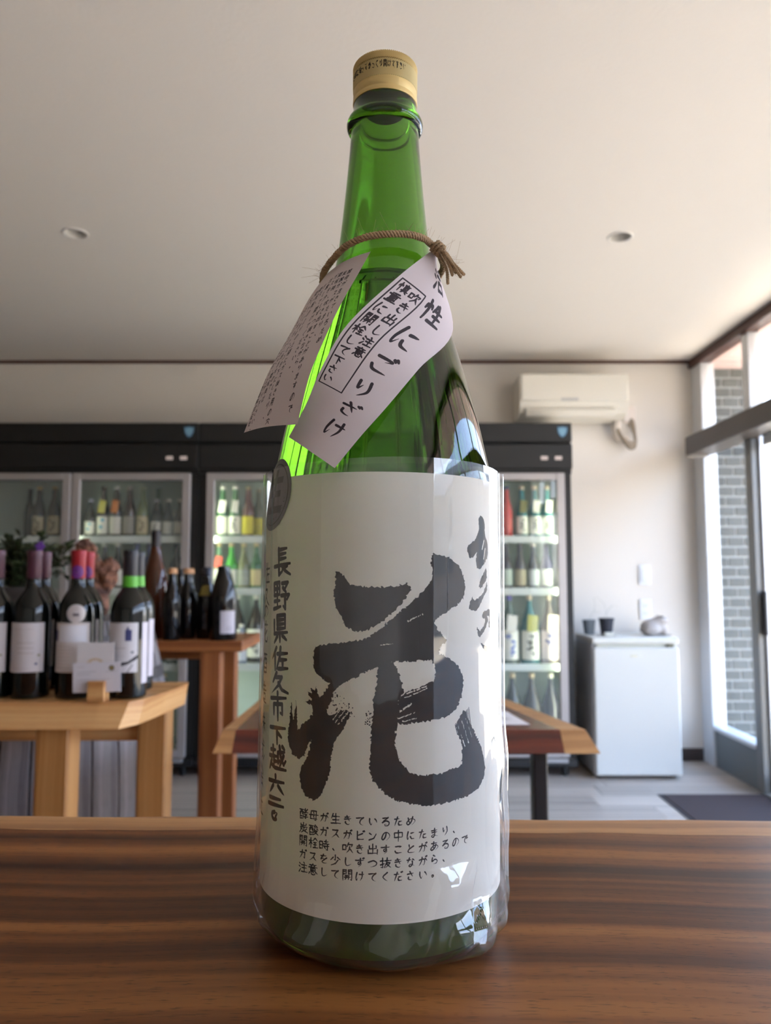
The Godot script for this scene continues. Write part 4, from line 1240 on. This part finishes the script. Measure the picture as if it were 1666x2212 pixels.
func wall_things() -> void:
	var cream := pm(c8(226, 220, 206), 0.45)
	var o := thing("air_conditioner", "cream wall air conditioner above the drinks fridge with its pipe at the side", "air conditioner", Vector3(0, 0, 0))
	part("casing", extrude_x([Vector2(-4.6, 2.242), Vector2(-4.375, 2.242), Vector2(-4.362, 2.236), Vector2(-4.36, 2.228), Vector2(-4.36, 2.085), Vector2(-4.372, 2.05), Vector2(-4.405, 2.015), Vector2(-4.46, 1.997), Vector2(-4.6, 1.992)], 0.776, 1.403), cream, o)
	part("front_panel", span(Vector3(0.782, 2.082, -4.362), Vector3(1.397, 2.238, -4.35), 0.005), pm(c8(230, 225, 212), 0.4), o)
	part("display", span(Vector3(1.01, 2.08, -4.3525), Vector3(1.11, 2.098, -4.348), 0.002), pm(c8(196, 194, 190), 0.3), o)
	var lv := part("louver", box(Vector3(0.52, 0.05, 0.005), 0.002), cream, o, Vector3(1.07, 2.018, -4.385))
	lv.rotation.x = 0.75
	part("pipe_cover", tube_mb(spline([Vector3(1.36, 2.06, -4.5), Vector3(1.375, 2.0, -4.52), Vector3(1.38, 1.95, -4.55), Vector3(1.40, 1.90, -4.56), Vector3(1.45, 1.885, -4.56)], 6), 0.026, 14), pm(c8(206, 194, 180), 0.7), o)
	for k in 3:
		part("pipe", tube_mb(spline([Vector3(1.365, 2.0, -4.53), Vector3(1.39 + 0.01 * k, 1.93 - 0.012 * k, -4.53), Vector3(1.45, 1.875 - 0.02 * k, -4.53), Vector3(1.492, 1.885 - 0.018 * k, -4.54), Vector3(1.488 + 0.006 * k, 1.95, -4.57), Vector3(1.475 + 0.01 * k, 2.04, -4.6)], 7), 0.008 + 0.003 * (k % 2), 10), pm(c8(158 - 10 * k, 144 - 10 * k, 126 - 10 * k), 0.7), o)
	part("wall_cap", span(Vector3(1.44, 2.0, -4.605), Vector3(1.515, 2.1, -4.585), 0.006), pm(c8(226, 214, 204), 0.5), o)
	var sw := thing("light_switch", "white wall switch plate above the socket by the window", "switch", Vector3(1.545, 1.082, -4.6))
	part("plate", box(Vector3(0.07, 0.12, 0.008), 0.003), pm(c8(228, 230, 234), 0.4), sw)
	part("rocker", box(Vector3(0.042, 0.084, 0.006), 0.002), pm(c8(222, 224, 228), 0.35), sw, Vector3(0, 0, 0.006))
	var so := thing("wall_socket", "white double wall socket behind the frog figurine", "socket", Vector3(1.545, 0.88, -4.6))
	part("plate", box(Vector3(0.07, 0.12, 0.008), 0.003), pm(c8(228, 230, 234), 0.4), so)
	for s in [-1, 1]:
		var u := part("outlet", box(Vector3(0.034, 0.034, 0.004), 0.002), pm(c8(224, 226, 230), 0.35), so, Vector3(0, 0.022 * s, 0.005))
		for q in [-1, 1]: part("slot", box(Vector3(0.002, 0.009, 0.002), 0.0004), pm(c8(90, 90, 92), 0.5), u, Vector3(0.0065 * q, 0, 0.002))

# ---------------------------------------------------------------- the big sake bottle
func outer_radius(h: float) -> float:
	for i in PROF.size() - 1:
		if h >= PROF[i].y and h <= PROF[i + 1].y and PROF[i + 1].y > PROF[i].y: return lerpf(PROF[i].x, PROF[i + 1].x, (h - PROF[i].y) / (PROF[i + 1].y - PROF[i].y))
	return PROF[PROF.size() - 1].x

func smooth_profile(a: Array, per: int) -> PackedVector2Array:
	var p := []
	for i in range(0, a.size(), 2): p.append(Vector3(a[i], a[i + 1], 0))
	var out := PackedVector2Array()
	for q in spline(p, per): out.append(Vector2(maxf(q.x, 0.0), q.y))
	return out

func label_image() -> Image:
	var im := Image.create(1930, 1725, false, Image.FORMAT_RGB8)
	im.fill(c8(243, 237, 224))
	for k in 5200:      # fibres and flecks of the paper
		var p := Vector2(rng.randf_range(0, 1930), rng.randf_range(0, 1725))
		var g := rng.randf_range(-7, 6)
		line(im, p, p + Vector2(rng.randf_range(-9, 9), rng.randf_range(-9, 9)), 1.4, c8(243 + g, 237 + g, 224 + g))
	var ink_c := c8(19, 16, 16)
	poly(im, [784,396,812,412,833,439,844,452,913,458,986,457,1035,451,1067,443,1085,467,1066,494,1035,534,998,567,956,600,913,624,864,630,826,610,806,574,786,544,776,495,781,446], ink_c, 4.6)
	poly(im, [1174,326,1228,334,1266,347,1302,378,1328,415,1333,466,1322,503,1288,528,1241,555,1204,575,1183,593,1200,630,1234,662,1229,680,1207,691,1200,722,1162,741,1016,747,956,765,901,790,871,808,827,827,798,846,768,859,761,833,734,822,705,803,686,774,686,742,693,702,718,689,787,680,870,665,913,657,944,633,980,603,1053,543,1098,504,1143,464,1163,434,1174,397,1167,366], ink_c, 4.6)
	poly(im, [956,758,1016,747,1025,772,1041,802,1050,832,1053,866,1037,890,1034,955,1031,985,1025,1014,1025,1079,1040,1120,1064,1151,1095,1176,1140,1182,1221,1181,1266,1168,1310,1163,1315,1109,1307,1064,1283,1007,1326,950,1362,1005,1401,1060,1446,1129,1468,1196,1444,1247,1387,1279,1280,1293,1186,1298,1095,1289,1034,1272,974,1236,938,1195,926,1143,929,1037,935,955,938,896,950,837], ink_c, 4.6)
	poly(im, [1162,726,1200,719,1247,737,1294,771,1323,822,1318,877,1292,930,1230,967,1141,978,1096,981,1040,985,1028,954,1034,895,1059,868,1122,846,1182,822,1185,771], ink_c, 4.6)
	poly(im, [768,833,798,846,778,871,769,908,752,936,762,962,815,934,846,938,840,968,815,1017,802,1030,780,1068,773,1115,767,1163,754,1211,730,1261,702,1291,656,1277,632,1239,625,1192,643,1159,667,1120,681,1058,655,1102,651,1121,618,1140,582,1127,558,1092,552,1049,558,1023,564,980,570,923,574,923,580,996,591,976,597,915,605,975,611,1029,625,1016,684,962,680,925,648,915,680,904,660,878,683,882,675,858,694,869,698,854,720,893,748,854], ink_c, 4.0)
	# where the brush ran dry
	var paper := c8(243, 237, 224)
	for d in [[956, 684, 1010, 676, 3], [1070, 590, 1130, 562, 4], [935, 634, 990, 600, 4], [800, 925, 858, 880, 0], [1046, 875, 1180, 832, 5], [1046, 890, 1150, 850, 4], [1036, 940, 1090, 905, 5], [1036, 962, 1100, 940, 4], [1036, 1000, 1044, 1120, 4], [800, 990, 840, 940, 4], [786, 985, 826, 935, 3], [775, 975, 810, 930, 3], [1293, 1005, 1330, 1090, 4], [1312, 985, 1352, 1080, 4], [1330, 970, 1372, 1060, 3], [1050, 975, 1110, 962, 4]]:
		var a := Vector2(d[0], d[1])
		var b := Vector2(d[2], d[3])
		for k in 26:
			var q := rng.randf()
			if rng.randf() < 0.62: line(im, a.lerp(b, q) + Vector2(rng.randf_range(-3, 3), rng.randf_range(-3, 3)), a.lerp(b, minf(1.0, q + rng.randf_range(0.02, 0.12))), d[4] * rng.randf_range(0.4, 1.1), paper)
	for k in 46:
		var p := Vector2(rng.randf_range(770, 865), rng.randf_range(870, 960))
		if p.x - p.y < -60: disc(im, p, rng.randf_range(1.2, 3.4), ink_c)
	for k in 26: disc(im, Vector2(rng.randf_range(905, 930), rng.randf_range(930, 1000)), rng.randf_range(1.0, 3.0), ink_c)
	for k in 16: line(im, Vector2(1278 + k * 5, 1000 - k * 4), Vector2(1290 + k * 6, 1040 + k * 3), rng.randf_range(1.5, 4.0), ink_c)
	# three brush characters at the edge
	for s in [[1440,161,1465,170,1478,205,1474,228,1501,284,1501,313,1492,339,1461,365,1433,381,1410,379,1403,353,1409,315,1387,333,1363,339,1351,320,1349,301,1356,285,1399,262,1421,233,1427,201,1425,176], [1545,133,1570,167,1601,181,1585,222,1546,230], [1545,273,1583,266,1603,287,1547,334], [1575,314,1609,313,1607,354,1580,347], [1484,377,1490,415,1472,440,1440,462,1425,459,1432,437,1460,402], [1490,437,1493,469,1458,503,1427,537,1402,555,1360,547,1360,529,1377,498,1387,511,1416,505,1458,481], [1574,473,1607,493,1604,542,1584,519], [1447,578,1460,561,1506,552,1535,562,1538,604,1528,632,1508,625,1513,584,1494,577,1497,602,1464,641,1430,664,1416,654,1409,623,1431,639,1465,616,1472,588,1453,587], [1433,687,1466,697,1501,711,1540,699,1534,727,1508,743,1476,729,1447,702]]:
		poly(im, s, ink_c, 3.0)
	for k in [[1450, 300, 1466, 262], [1462, 340, 1476, 296]]: line(im, Vector2(k[0], k[1]), Vector2(k[2], k[3]), 6.0, paper)
	# the two columns of the address
	var col := "長野県佐久市下越六二〇"
	var cy := [358, 499, 635, 759, 858, 950, 1069, 1161, 1269, 1336, 1393]
	var ch := [136, 131, 126, 106, 96, 124, 84, 106, 84, 44, 40]
	for i in col.length(): ink(im, col[i], Vector2(482 - i * 1.9, cy[i]), Vector2(140 if i < 10 else 66, ch[i] * 0.96), 17.5, ink_c, -0.06)
	col = "佐久の花酒造株式会社"
	cy = [406, 501, 571, 658, 790, 920, 1050, 1165, 1275, 1395]
	for i in col.length(): ink(im, col[i], Vector2(306 - i * 5.5, cy[i]), Vector2(112, 96 if i != 2 else 60), 10.0, ink_c)
	# the five lines at the foot
	var lines := ["酵母が生きているため", "炭酸ガスがビンの中にたまり、", "開栓時、吹き出すことがあるので", "ガスを少しずつ抜きながら、", "注意して開けてください。"]
	var y := [1346, 1400, 1450, 1500, 1550]
	for l in 5:
		for i in lines[l].length():
			var kanji: bool = lines[l].unicode_at(i) > 0x4000
			var s := 44.0 if kanji else 37.0
			ink(im, lines[l][i], Vector2(648 + i * 48.6, y[l] + (0 if kanji else 1)), Vector2(s * 0.98, s * 0.95), 4.6 if kanji else 4.9, ink_c)
	return im

func sake() -> void:
	var o := thing("sake_bottle", "tall green sake bottle with gold cap and big brush-written white label, wrapped in clear film", "bottle", Vector3(-0.0026, TOP, AZ))
	o.rotation.z = -0.0062
	var pr := smooth_profile([0.0439, 0.0, 0.0478, 0.0022, 0.0512, 0.0075, 0.0525, 0.016, 0.0528, 0.03, 0.0528, 0.10, 0.0528, 0.165, 0.0526, 0.176, 0.0518, 0.185, 0.0503, 0.196, 0.0476, 0.2085, 0.0434, 0.2265, 0.0371, 0.2486, 0.0301, 0.2709, 0.0257, 0.2865, 0.0222, 0.3025, 0.0193, 0.3277, 0.0172, 0.3509, 0.0164, 0.3628], 5)
	PROF = pr.duplicate()
	var full := PackedVector2Array([Vector2(0, 0.006), Vector2(0.02, 0.005), Vector2(0.036, 0.0015), Vector2(0.041, 0.0)])
	full.append_array(pr)
	for k in 9:      # the ring below the cap
		var a := -PI / 2 + PI * k / 8.0
		full.append(Vector2(0.0163 + 0.0021 * cos(a), 0.3680 + 0.0032 * sin(a)))
	for q in [Vector2(0.0156, 0.3722), Vector2(0.0153, 0.3775), Vector2(0.0146, 0.3855), Vector2(0.0146, 0.3945), Vector2(0.0138, 0.3955), Vector2(0.0118, 0.3955), Vector2(0.011, 0.3945)]: full.append(q)
	var inner := PackedVector2Array([Vector2(0.011, 0.3945)])
	for h in [0.385, 0.375, 0.366, 0.355, 0.34, 0.325, 0.315, 0.305, 0.298, 0.292, 0.2885]: inner.append(Vector2(minf(outer_radius(h) - 0.0030, 0.0122 if h > 0.36 else 1.0), h))
	inner.append(Vector2(outer_radius(0.287) - 0.0045, 0.2872))
	inner.append(Vector2(outer_radius(0.287) - 0.007, 0.2867))
	inner.append(Vector2(0, 0.2866))
	var green := StandardMaterial3D.new()
	green.refraction_enabled = true
	green.refraction_scale = 0.05
	green.roughness = 0.0
	green.albedo_color = Color(0.085, 0.29, 0.014, 0.0).linear_to_srgb()
	green.albedo_color.a = 0.0
	var clear := StandardMaterial3D.new()
	clear.refraction_enabled = true
	clear.refraction_scale = 0.05
	clear.roughness = 0.0
	clear.albedo_color = Color(1, 1, 1, 0)
	var gm := lathe_mb(full, 160).mesh()
	gm = lathe_mb(inner, 160, true).mesh(gm)
	var g := MeshInstance3D.new()
	g.name = "glass_body"
	g.mesh = gm
	g.set_surface_override_material(0, green)
	g.set_surface_override_material(1, clear)
	o.add_child(g)
	part("sediment", lathe([0, 0.0085, 0.03, 0.008, 0.044, 0.006, 0.0485, 0.014, 0.0492, 0.024, 0.0490, 0.034, 0, 0.0345], 64), pm(c8(150, 150, 130), 0.9), o)
	# label
	var lm := tex_mat(label_image(), 0.75)
	lm.backlight_enabled = true
	lm.backlight = Color(0.5, 0.5, 0.42)
	var nn := FastNoiseLite.new()
	nn.frequency = 0.05
	nn.seed = 8
	var pt := NoiseTexture2D.new()
	pt.noise = nn
	pt.width = 512
	pt.height = 512
	pt.seamless = true
	pt.as_normal_map = true
	pt.bump_strength = 1.0
	var paper := sheet_mb(func(u: float, w: float) -> Vector3:
		u = lerpf(0.06, 0.94, u)
		var a := (u - 0.5) * 0.193 / 0.0528
		var h := lerpf(0.1935, 0.021, w)
		var r := outer_radius(h) + 0.00022
		return Vector3(sin(a) * r, h, cos(a) * r), 120, 44, Vector3(0, 0.1, 0))
	for i in paper.t.size(): paper.t[i].x = lerpf(0.06, 0.94, paper.t[i].x)
	part("front_label", paper, lm, o)
	# round sticker at the shoulder
	var si := Image.create(360, 360, false, Image.FORMAT_RGB8)
	si.fill(c8(108, 110, 114))
	var navy := c8(24, 26, 44)
	for k in 400:
		var a := TAU * k / 400
		disc(si, Vector2(180, 180) + Vector2(cos(a), sin(a)) * 152, 4.0, c8(22, 22, 34))
	for b in [[86, 96, 274, 128], [104, 164, 262, 196], [72, 240, 288, 276], [164, 56, 200, 276], [96, 62, 122, 128]]: si.fill_rect(Rect2i(b[0], b[1], b[2] - b[0], b[3] - b[1]), navy)
	var arc := "お早めにお召し上がり下さい・"
	for i in arc.length():
		var a := deg_to_rad(200.0 - i * 15.4)
		ink(si, arc[i], Vector2(180, 180) + Vector2(cos(a), sin(a)) * 131, Vector2(25, 25), 3.0, c8(20, 20, 30), a - PI / 2)
	part("round_sticker", sheet_mb(func(u: float, w: float) -> Vector3:
		var q := w * TAU
		var p := Vector2(cos(q), sin(q)) * u
		var h := 0.187 + p.y * 0.0158
		var r := outer_radius(h) + 0.0005
		var a := deg_to_rad(-64.5) + p.x * 0.0158 / 0.0515
		return Vector3(sin(a) * r, h, cos(a) * r), 10, 64, Vector3(0, 0.18, 0)), tex_mat(si, 0.35), o)
	# the disc's own uv is polar: lay the print out flat
	var stk := o.get_node("round_sticker") as MeshInstance3D
	var arr: Array = stk.mesh.surface_get_arrays(0)
	var uvs: PackedVector2Array = arr[Mesh.ARRAY_TEX_UV]
	for i in uvs.size():
		var q := uvs[i].y * TAU
		uvs[i] = Vector2(0.5, 0.5) + Vector2(cos(q), -sin(q)) * uvs[i].x * 0.5
	arr[Mesh.ARRAY_TEX_UV] = uvs
	var re := ArrayMesh.new()
	re.add_surface_from_arrays(Mesh.PRIMITIVE_TRIANGLES, arr)
	stk.mesh = re
	# cap
	var gold := pm(c8(222, 192, 126), 0.42, 0.4)
	var rib := func(a: float, _y: float) -> float: return 0.0003 * cos(a * 96.0)
	part("cap", lathe_mb(PackedVector2Array([Vector2(0.0149, 0.378), Vector2(0.0155, 0.3782), Vector2(0.0156, 0.3795), Vector2(0.01535, 0.3803), Vector2(0.01535, 0.3808), Vector2(0.0155, 0.3815), Vector2(0.01535, 0.385), Vector2(0.0147, 0.3851)]), 96).mesh(), gold, o)
	var capt := part("cap_rim", lathe_mb(PackedVector2Array([Vector2(0.0148, 0.3933), Vector2(0.0153, 0.3938), Vector2(0.0154, 0.3965), Vector2(0.0150, 0.3974), Vector2(0.0143, 0.3978), Vector2(0.0, 0.3978)]), 576, false, 0.7, rib).mesh(), gold, o)
	capt.rotation.y = 0.0
	var ci := Image.create(2048, 176, false, Image.FORMAT_RGB8)
	ci.fill(c8(222, 198, 138))
	var say := "矢印に沿ってゆっくり開けて下さい"
	for i in say.length(): ink(ci, say[i], Vector2(1024 + (i - 10) * 41, 56), Vector2(36, 78), 7.0, c8(56, 40, 24), 0.0, true)
	var cm := tex_mat(ci, 0.42)
	cm.metallic = 0.4
	var band := part("cap_band", lathe_mb(PackedVector2Array([Vector2(0.0153, 0.385), Vector2(0.01535, 0.3932)]), 576, false, 0.7, rib).mesh(), cm, o)
	band.rotation.y = PI
	film(o)

func film(o: Node3D) -> void:
	var fm := StandardMaterial3D.new()
	fm.transparency = BaseMaterial3D.TRANSPARENCY_ALPHA
	fm.albedo_color = Color(1, 1, 1, 0.015)
	fm.roughness = 0.02
	fm.metallic_specular = 0.5
	var cr := FastNoiseLite.new()      # creases of the crumpled foot
	cr.seed = 4
	cr.noise_type = FastNoiseLite.TYPE_CELLULAR
	cr.cellular_return_type = FastNoiseLite.RETURN_DISTANCE
	cr.fractal_type = FastNoiseLite.FRACTAL_NONE
	cr.frequency = 1.0
	var bend := [-180.0]      # upright bends between flat facets
	while bend[-1] < 172.0: bend.append(minf(bend[-1] + rng.randf_range(2.5, 8.0), 180.0))
	bend[-1] = 180.0
	var off := []
	for b in bend: off.append(rng.randf_range(0.0003, 0.00058))
	off[-1] = off[0]
	var fn := func(u: float, w: float) -> Vector3:
		var a := u * TAU + PI
		var d := rad_to_deg(wrapf(a, -PI, PI))
		var c := Vector2(cos(a), sin(a))
		var h := lerpf(0.0018, 0.1985 + 0.001 * sin(a * 2.0 + 0.6), pow(w, 1.15))
		var i := 0
		while i < bend.size() - 2 and d > bend[i + 1]: i += 1
		var t: float = clampf((d - bend[i]) / (bend[i + 1] - bend[i]), 0.0, 1.0)
		var lean: float = 0.0003 * noise.get_noise_2d(i * 3.7, h * 5.0)
		var p0: Vector2 = Vector2(sin(deg_to_rad(bend[i])), cos(deg_to_rad(bend[i]))) * (0.0533 + off[i] + lean)
		var p1: Vector2 = Vector2(sin(deg_to_rad(bend[i + 1])), cos(deg_to_rad(bend[i + 1]))) * (0.0533 + off[i + 1] + 0.0003 * noise.get_noise_2d((i + 1) * 3.7, h * 5.0))
		var r: float = p0.lerp(p1, t).length()
		for f in [[80.0, 1.6, 0.0018], [87.5, 1.6, 0.0022], [-84.0, 3.0, 0.0012]]: r += f[2] * exp(-pow((d - f[0]) / f[1], 2.0)) * smoothstep(0.0, 0.03, h)
		var seam := smoothstep(52.0, 75.0, d) * smoothstep(104.0, 92.0, d) * smoothstep(0.095, 0.06, h)
		var k := clampf(1.0 - h / 0.046, 0.0, 1.0)
		var am := maxf(k * (0.6 + 0.4 * smoothstep(-20.0, 40.0, d)), seam * 0.5)
		if am > 0.0:      # tucked and crumpled under the bottle
			var fold := cr.get_noise_3d(c.x * 2.5 + h * 8.0, c.y * 2.5, h * 40.0) + 1.0
			r += am * (0.005 + 0.004 * smoothstep(-10.0, 25.0, d) * smoothstep(80.0, 60.0, d)) * fold * minf(1.0, h / 0.006)
			for q in [[39.0, 15.0, 0.0085, 0.009, 0.026], [33.0, 11.0, 0.0026, 0.034, 0.0405], [62.0, 8.0, 0.0024, 0.012, 0.03], [-30.0, 13.0, 0.0045, 0.012, 0.028], [4.0, 12.0, 0.0045, 0.008, 0.022], [-58.0, 10.0, 0.002, 0.014, 0.034]]:      # puffed folds
				var far: float = q[0] + (h - q[3]) * 420.0
				r += q[2] * maxf(0.0, 1.0 - absf(d - far) / q[1]) ** 0.6 * (smoothstep(0.002, q[3], h) if h < q[3] else clampf((q[4] - h) / (q[4] - q[3]), 0.0, 1.0))
			r -= 0.0075 * pow(clampf(1.0 - h / 0.013, 0.0, 1.0), 1.6)
		r = maxf(r, outer_radius(h) + 0.0004)
		return Vector3(c.y * r, h, c.x * r)
	var sk := sheet_mb(fn, 420, 96, Vector3(0, 0.1, 0))      # the film's two faces
	var lining := MB.new()
	lining.join(sk)
	for i in lining.v.size():
		lining.v[i] -= lining.n[i] * 0.00004
		lining.n[i] = -lining.n[i]
	for i in range(0, lining.f.size(), 3):
		var x := lining.f[i + 1]
		lining.f[i + 1] = lining.f[i + 2]
		lining.f[i + 2] = x
	sk.join(lining)
	part("clear_film", sk, fm, o)

# ---------------------------------------------------------------- tags and cord
func card(called: String, label: String, l: Array, r: Array, im: Image) -> void:
	var ll := spline(l, 8)
	var rr := spline(r, 8)
	var n := ll.size() - 1
	var get := func(a: Array, w: float) -> Vector3:
		var k := mini(int(w * n), n - 1)
		return a[k].lerp(a[k + 1], w * n - k)
	var fn := func(u: float, w: float) -> Vector3:
		var a: Vector3 = get.call(ll, w)
		var b: Vector3 = get.call(rr, w)
		var out := (a.lerp(b, 0.5) - Vector3(AX, a.y, AZ)).normalized()
		return a.lerp(b, u) + Vector3(out.x, 0.3, out.z) * 0.0018 * sin(u * PI)
	var m := tex_mat(im, 0.7)
	single(called, sheet_mb(fn, 16, 40, Vector3(AX, 1.12, AZ)), m, label, "tag", Vector3.ZERO, "paper tags on the big sake bottle")

func tags() -> void:
	var pink := c8(214, 199, 198)
	var inkc := c8(44, 30, 34)
	var a := Image.create(600, 2000, false, Image.FORMAT_RGB8)
	a.fill(pink)
	for k in [[30, 385, 258, 385], [258, 385, 258, 1315], [258, 1315, 30, 1315], [30, 1315, 30, 385]]: line(a, Vector2(k[0], k[1]), Vector2(k[2], k[3]), 11, inkc)
	var s := "活性にごりざけ"
	for i in s.length(): ink(a, s[i], Vector2(385, 196 + i * 246), Vector2(180, 172), 25, inkc)
	s = "吹き出し注意"
	for i in s.length(): ink(a, s[i], Vector2(198, 452 + i * 98), Vector2(88, 80), 13, inkc)
	s = "慎重に開栓して下さい"
	for i in s.length(): ink(a, s[i], Vector2(92, 440 + i * 90), Vector2(90, 76), 13, inkc)
	card("hang_tag", "pinkish paper tag with large brush writing and a boxed warning, lying across the bottle's shoulder",
		[Vector3(0.0203, 1.2194, -0.34), Vector3(0.0054, 1.2012, -0.324), Vector3(-0.0155, 1.1757, -0.31), Vector3(-0.0261, 1.1557, -0.306), Vector3(-0.0322, 1.1417, -0.308), Vector3(-0.0396, 1.1285, -0.311)],
		[Vector3(0.0227, 1.2141, -0.3420), Vector3(0.0304, 1.1824, -0.3380), Vector3(0.0139, 1.1576, -0.3135), Vector3(0.0004, 1.1395, -0.3050), Vector3(-0.0098, 1.1272, -0.3020), Vector3(-0.0200, 1.1141, -0.3000)], a)
	var b := Image.create(720, 1800, false, Image.FORMAT_RGB8)
	b.fill(pink)
	var cols := [[0.155, "酵母が生きているため"], [0.155, "炭酸ガスがたまり、"], [0.155, "開栓時、吹き出すことがありますので"], [0.155, "ガスを少しずつ抜きながら、"], [0.165, "注意して開けてください。"],
		[0.19, "また、"], [0.20, "開栓前のよりの上部にガス抜き用の穴"], [0.21, "開いています。ビンを下にしたり、"], [0.24, "冷たくすると、出ますので"], [0.30, "冷たくしておき、開栓後は"], [0.36, "お早めにお召し上がり下さい。"], [0.56, "佐久の花酒造株式会社"]]
	for k in cols.size():
		var t: String = cols[k][1]
		for i in t.length():
			var w: float = cols[k][0] + i * (0.0475 if k < 11 else 0.042)
			ink(b, t[i], Vector2((0.80 + 0.27 * (w - 0.16) - 0.086 * k) * 720, w * 1800), Vector2(46, 66), 8.0, inkc)
	card("hang_tag", "pinkish paper tag with small columns of print, hanging outward on the cord beside the neck",
		[Vector3(-0.0279, 1.2136, -0.352), Vector3(-0.0357, 1.2012, -0.35), Vector3(-0.044, 1.1812, -0.343), Vector3(-0.0512, 1.1642, -0.336), Vector3(-0.0563, 1.1484, -0.331), Vector3(-0.0608, 1.1331, -0.326)],
		[Vector3(-0.0065, 1.2135, -0.326), Vector3(-0.0116, 1.2021, -0.322), Vector3(-0.0184, 1.1855, -0.313), Vector3(-0.025, 1.1671, -0.305), Vector3(-0.0305, 1.1508, -0.301), Vector3(-0.0347, 1.1313, -0.299)], b)
	# jute cord
	var o := thing("jute_cord", "brown jute cord tied round the sake bottle's neck with a frayed knot", "cord")
	var jute := pm(c8(176, 146, 110), 0.9)
	var path := spline([Vector3(-0.0298, 1.2125, -0.3545), Vector3(-0.0286, 1.2150, -0.351), Vector3(-0.0237, 1.2173, -0.342), Vector3(-0.0173, 1.2195, -0.3335), Vector3(-0.0088, 1.2208, -0.328), Vector3(0.0004, 1.2216, -0.3265), Vector3(0.0096, 1.2222, -0.328), Vector3(0.017, 1.2221, -0.332), Vector3(0.0215, 1.2212, -0.338), Vector3(0.0260, 1.2190, -0.346), Vector3(0.0270, 1.2175, -0.358), Vector3(0.0198, 1.2165, -0.3765), Vector3(0.0, 1.2150, -0.3862), Vector3(-0.0214, 1.2135, -0.3785), Vector3(-0.0296, 1.2125, -0.364), Vector3(-0.0298, 1.2125, -0.3545)], 12)
	part("loop", rope(path, 0.00125, 34.0), jute, o)
	var knot := MB.new()
	for k in 3:
		var c := Vector3(0.0225 + k * 0.0012, 1.2205 - k * 0.0011, -0.3365)
		var ring := []
		for i in 21:
			var q := TAU * i / 20
			ring.append(c + Vector3(0.7, -0.7, 0.1).normalized().cross(Vector3(0, 0, 1)) * cos(q) * 0.0023 + Vector3(0, 0, 1) * sin(q) * 0.0023)
		knot.join(rope(ring, 0.0008, 10.0))
	part("knot", knot, jute, o)
	var tail := MB.new()
	for k in 5:
		var j := Vector3(0.0006 * (k - 2), 0.0004 * ((k * 2) % 5 - 2), 0.0007 * ((k * 3) % 5 - 2))
		tail.join(rope(spline([Vector3(0.0215, 1.2212, -0.338) + j * 0.3, Vector3(0.0256, 1.2177, -0.337) + j, Vector3(0.0293, 1.2118, -0.3365) + j * 1.3, Vector3(0.0318 + 0.0006 * (k - 2), 1.2055 + 0.0006 * (k % 3), -0.336) + j * 2.0], 8), 0.0007, 16.0))
	part("frayed_tail", tail, jute, o)
	var fz := MB.new()
	for k in 170:
		var p: Vector3 = path[rng.randi_range(0, 105)]
		if k > 110: p = Vector3(0.0225, 1.2205, -0.337).lerp(Vector3(0.0318, 1.206, -0.336), rng.randf())
		var d := Vector3(rng.randf_range(-1, 1), rng.randf_range(-0.6, 1), rng.randf_range(-0.2, 1)).normalized()
		var away := Vector3(p.x - AX, 0, p.z - AZ).normalized()
		if d.dot(away) < 0.2: d = (d + away * (0.4 - d.dot(away))).normalized()
		var e := Vector3(rng.randf_range(-1, 1), rng.randf_range(-1, 1), rng.randf_range(-0.3, 0.5)) * 0.2
		var l := rng.randf_range(0.0025, 0.006) * (2.2 if k % 12 == 0 else 1.0)
		fz.join(tube_mb(spline([p, p + d * l * 0.5 + e * l * 0.3, p + d * l + e * l], 3), 0.000045, 4, false))
	part("loose_fibres", fz, pm(c8(176, 150, 116), 0.9), o, Vector3.ZERO, "stuff")

func rope(path: Array, r: float, turns: float) -> MB:      # three strands laid round each other
	var m := MB.new()
	var n := path.size()
	for k in 3:
		var pts := []
		var side := Vector3.ZERO
		for i in n:
			var d: Vector3 = (path[mini(i + 1, n - 1)] - path[maxi(i - 1, 0)]).normalized()
			if side == Vector3.ZERO: side = d.cross(Vector3(0.1, 1, 0.2)).normalized()
			side = (side - d * side.dot(d)).normalized()
			var a := TAU * (k / 3.0 + turns * i / n)
			pts.append(path[i] + (side * cos(a) + d.cross(side) * sin(a)) * r * 0.74)
		m.join(tube_mb(pts, r * 0.66, 8))
	return m
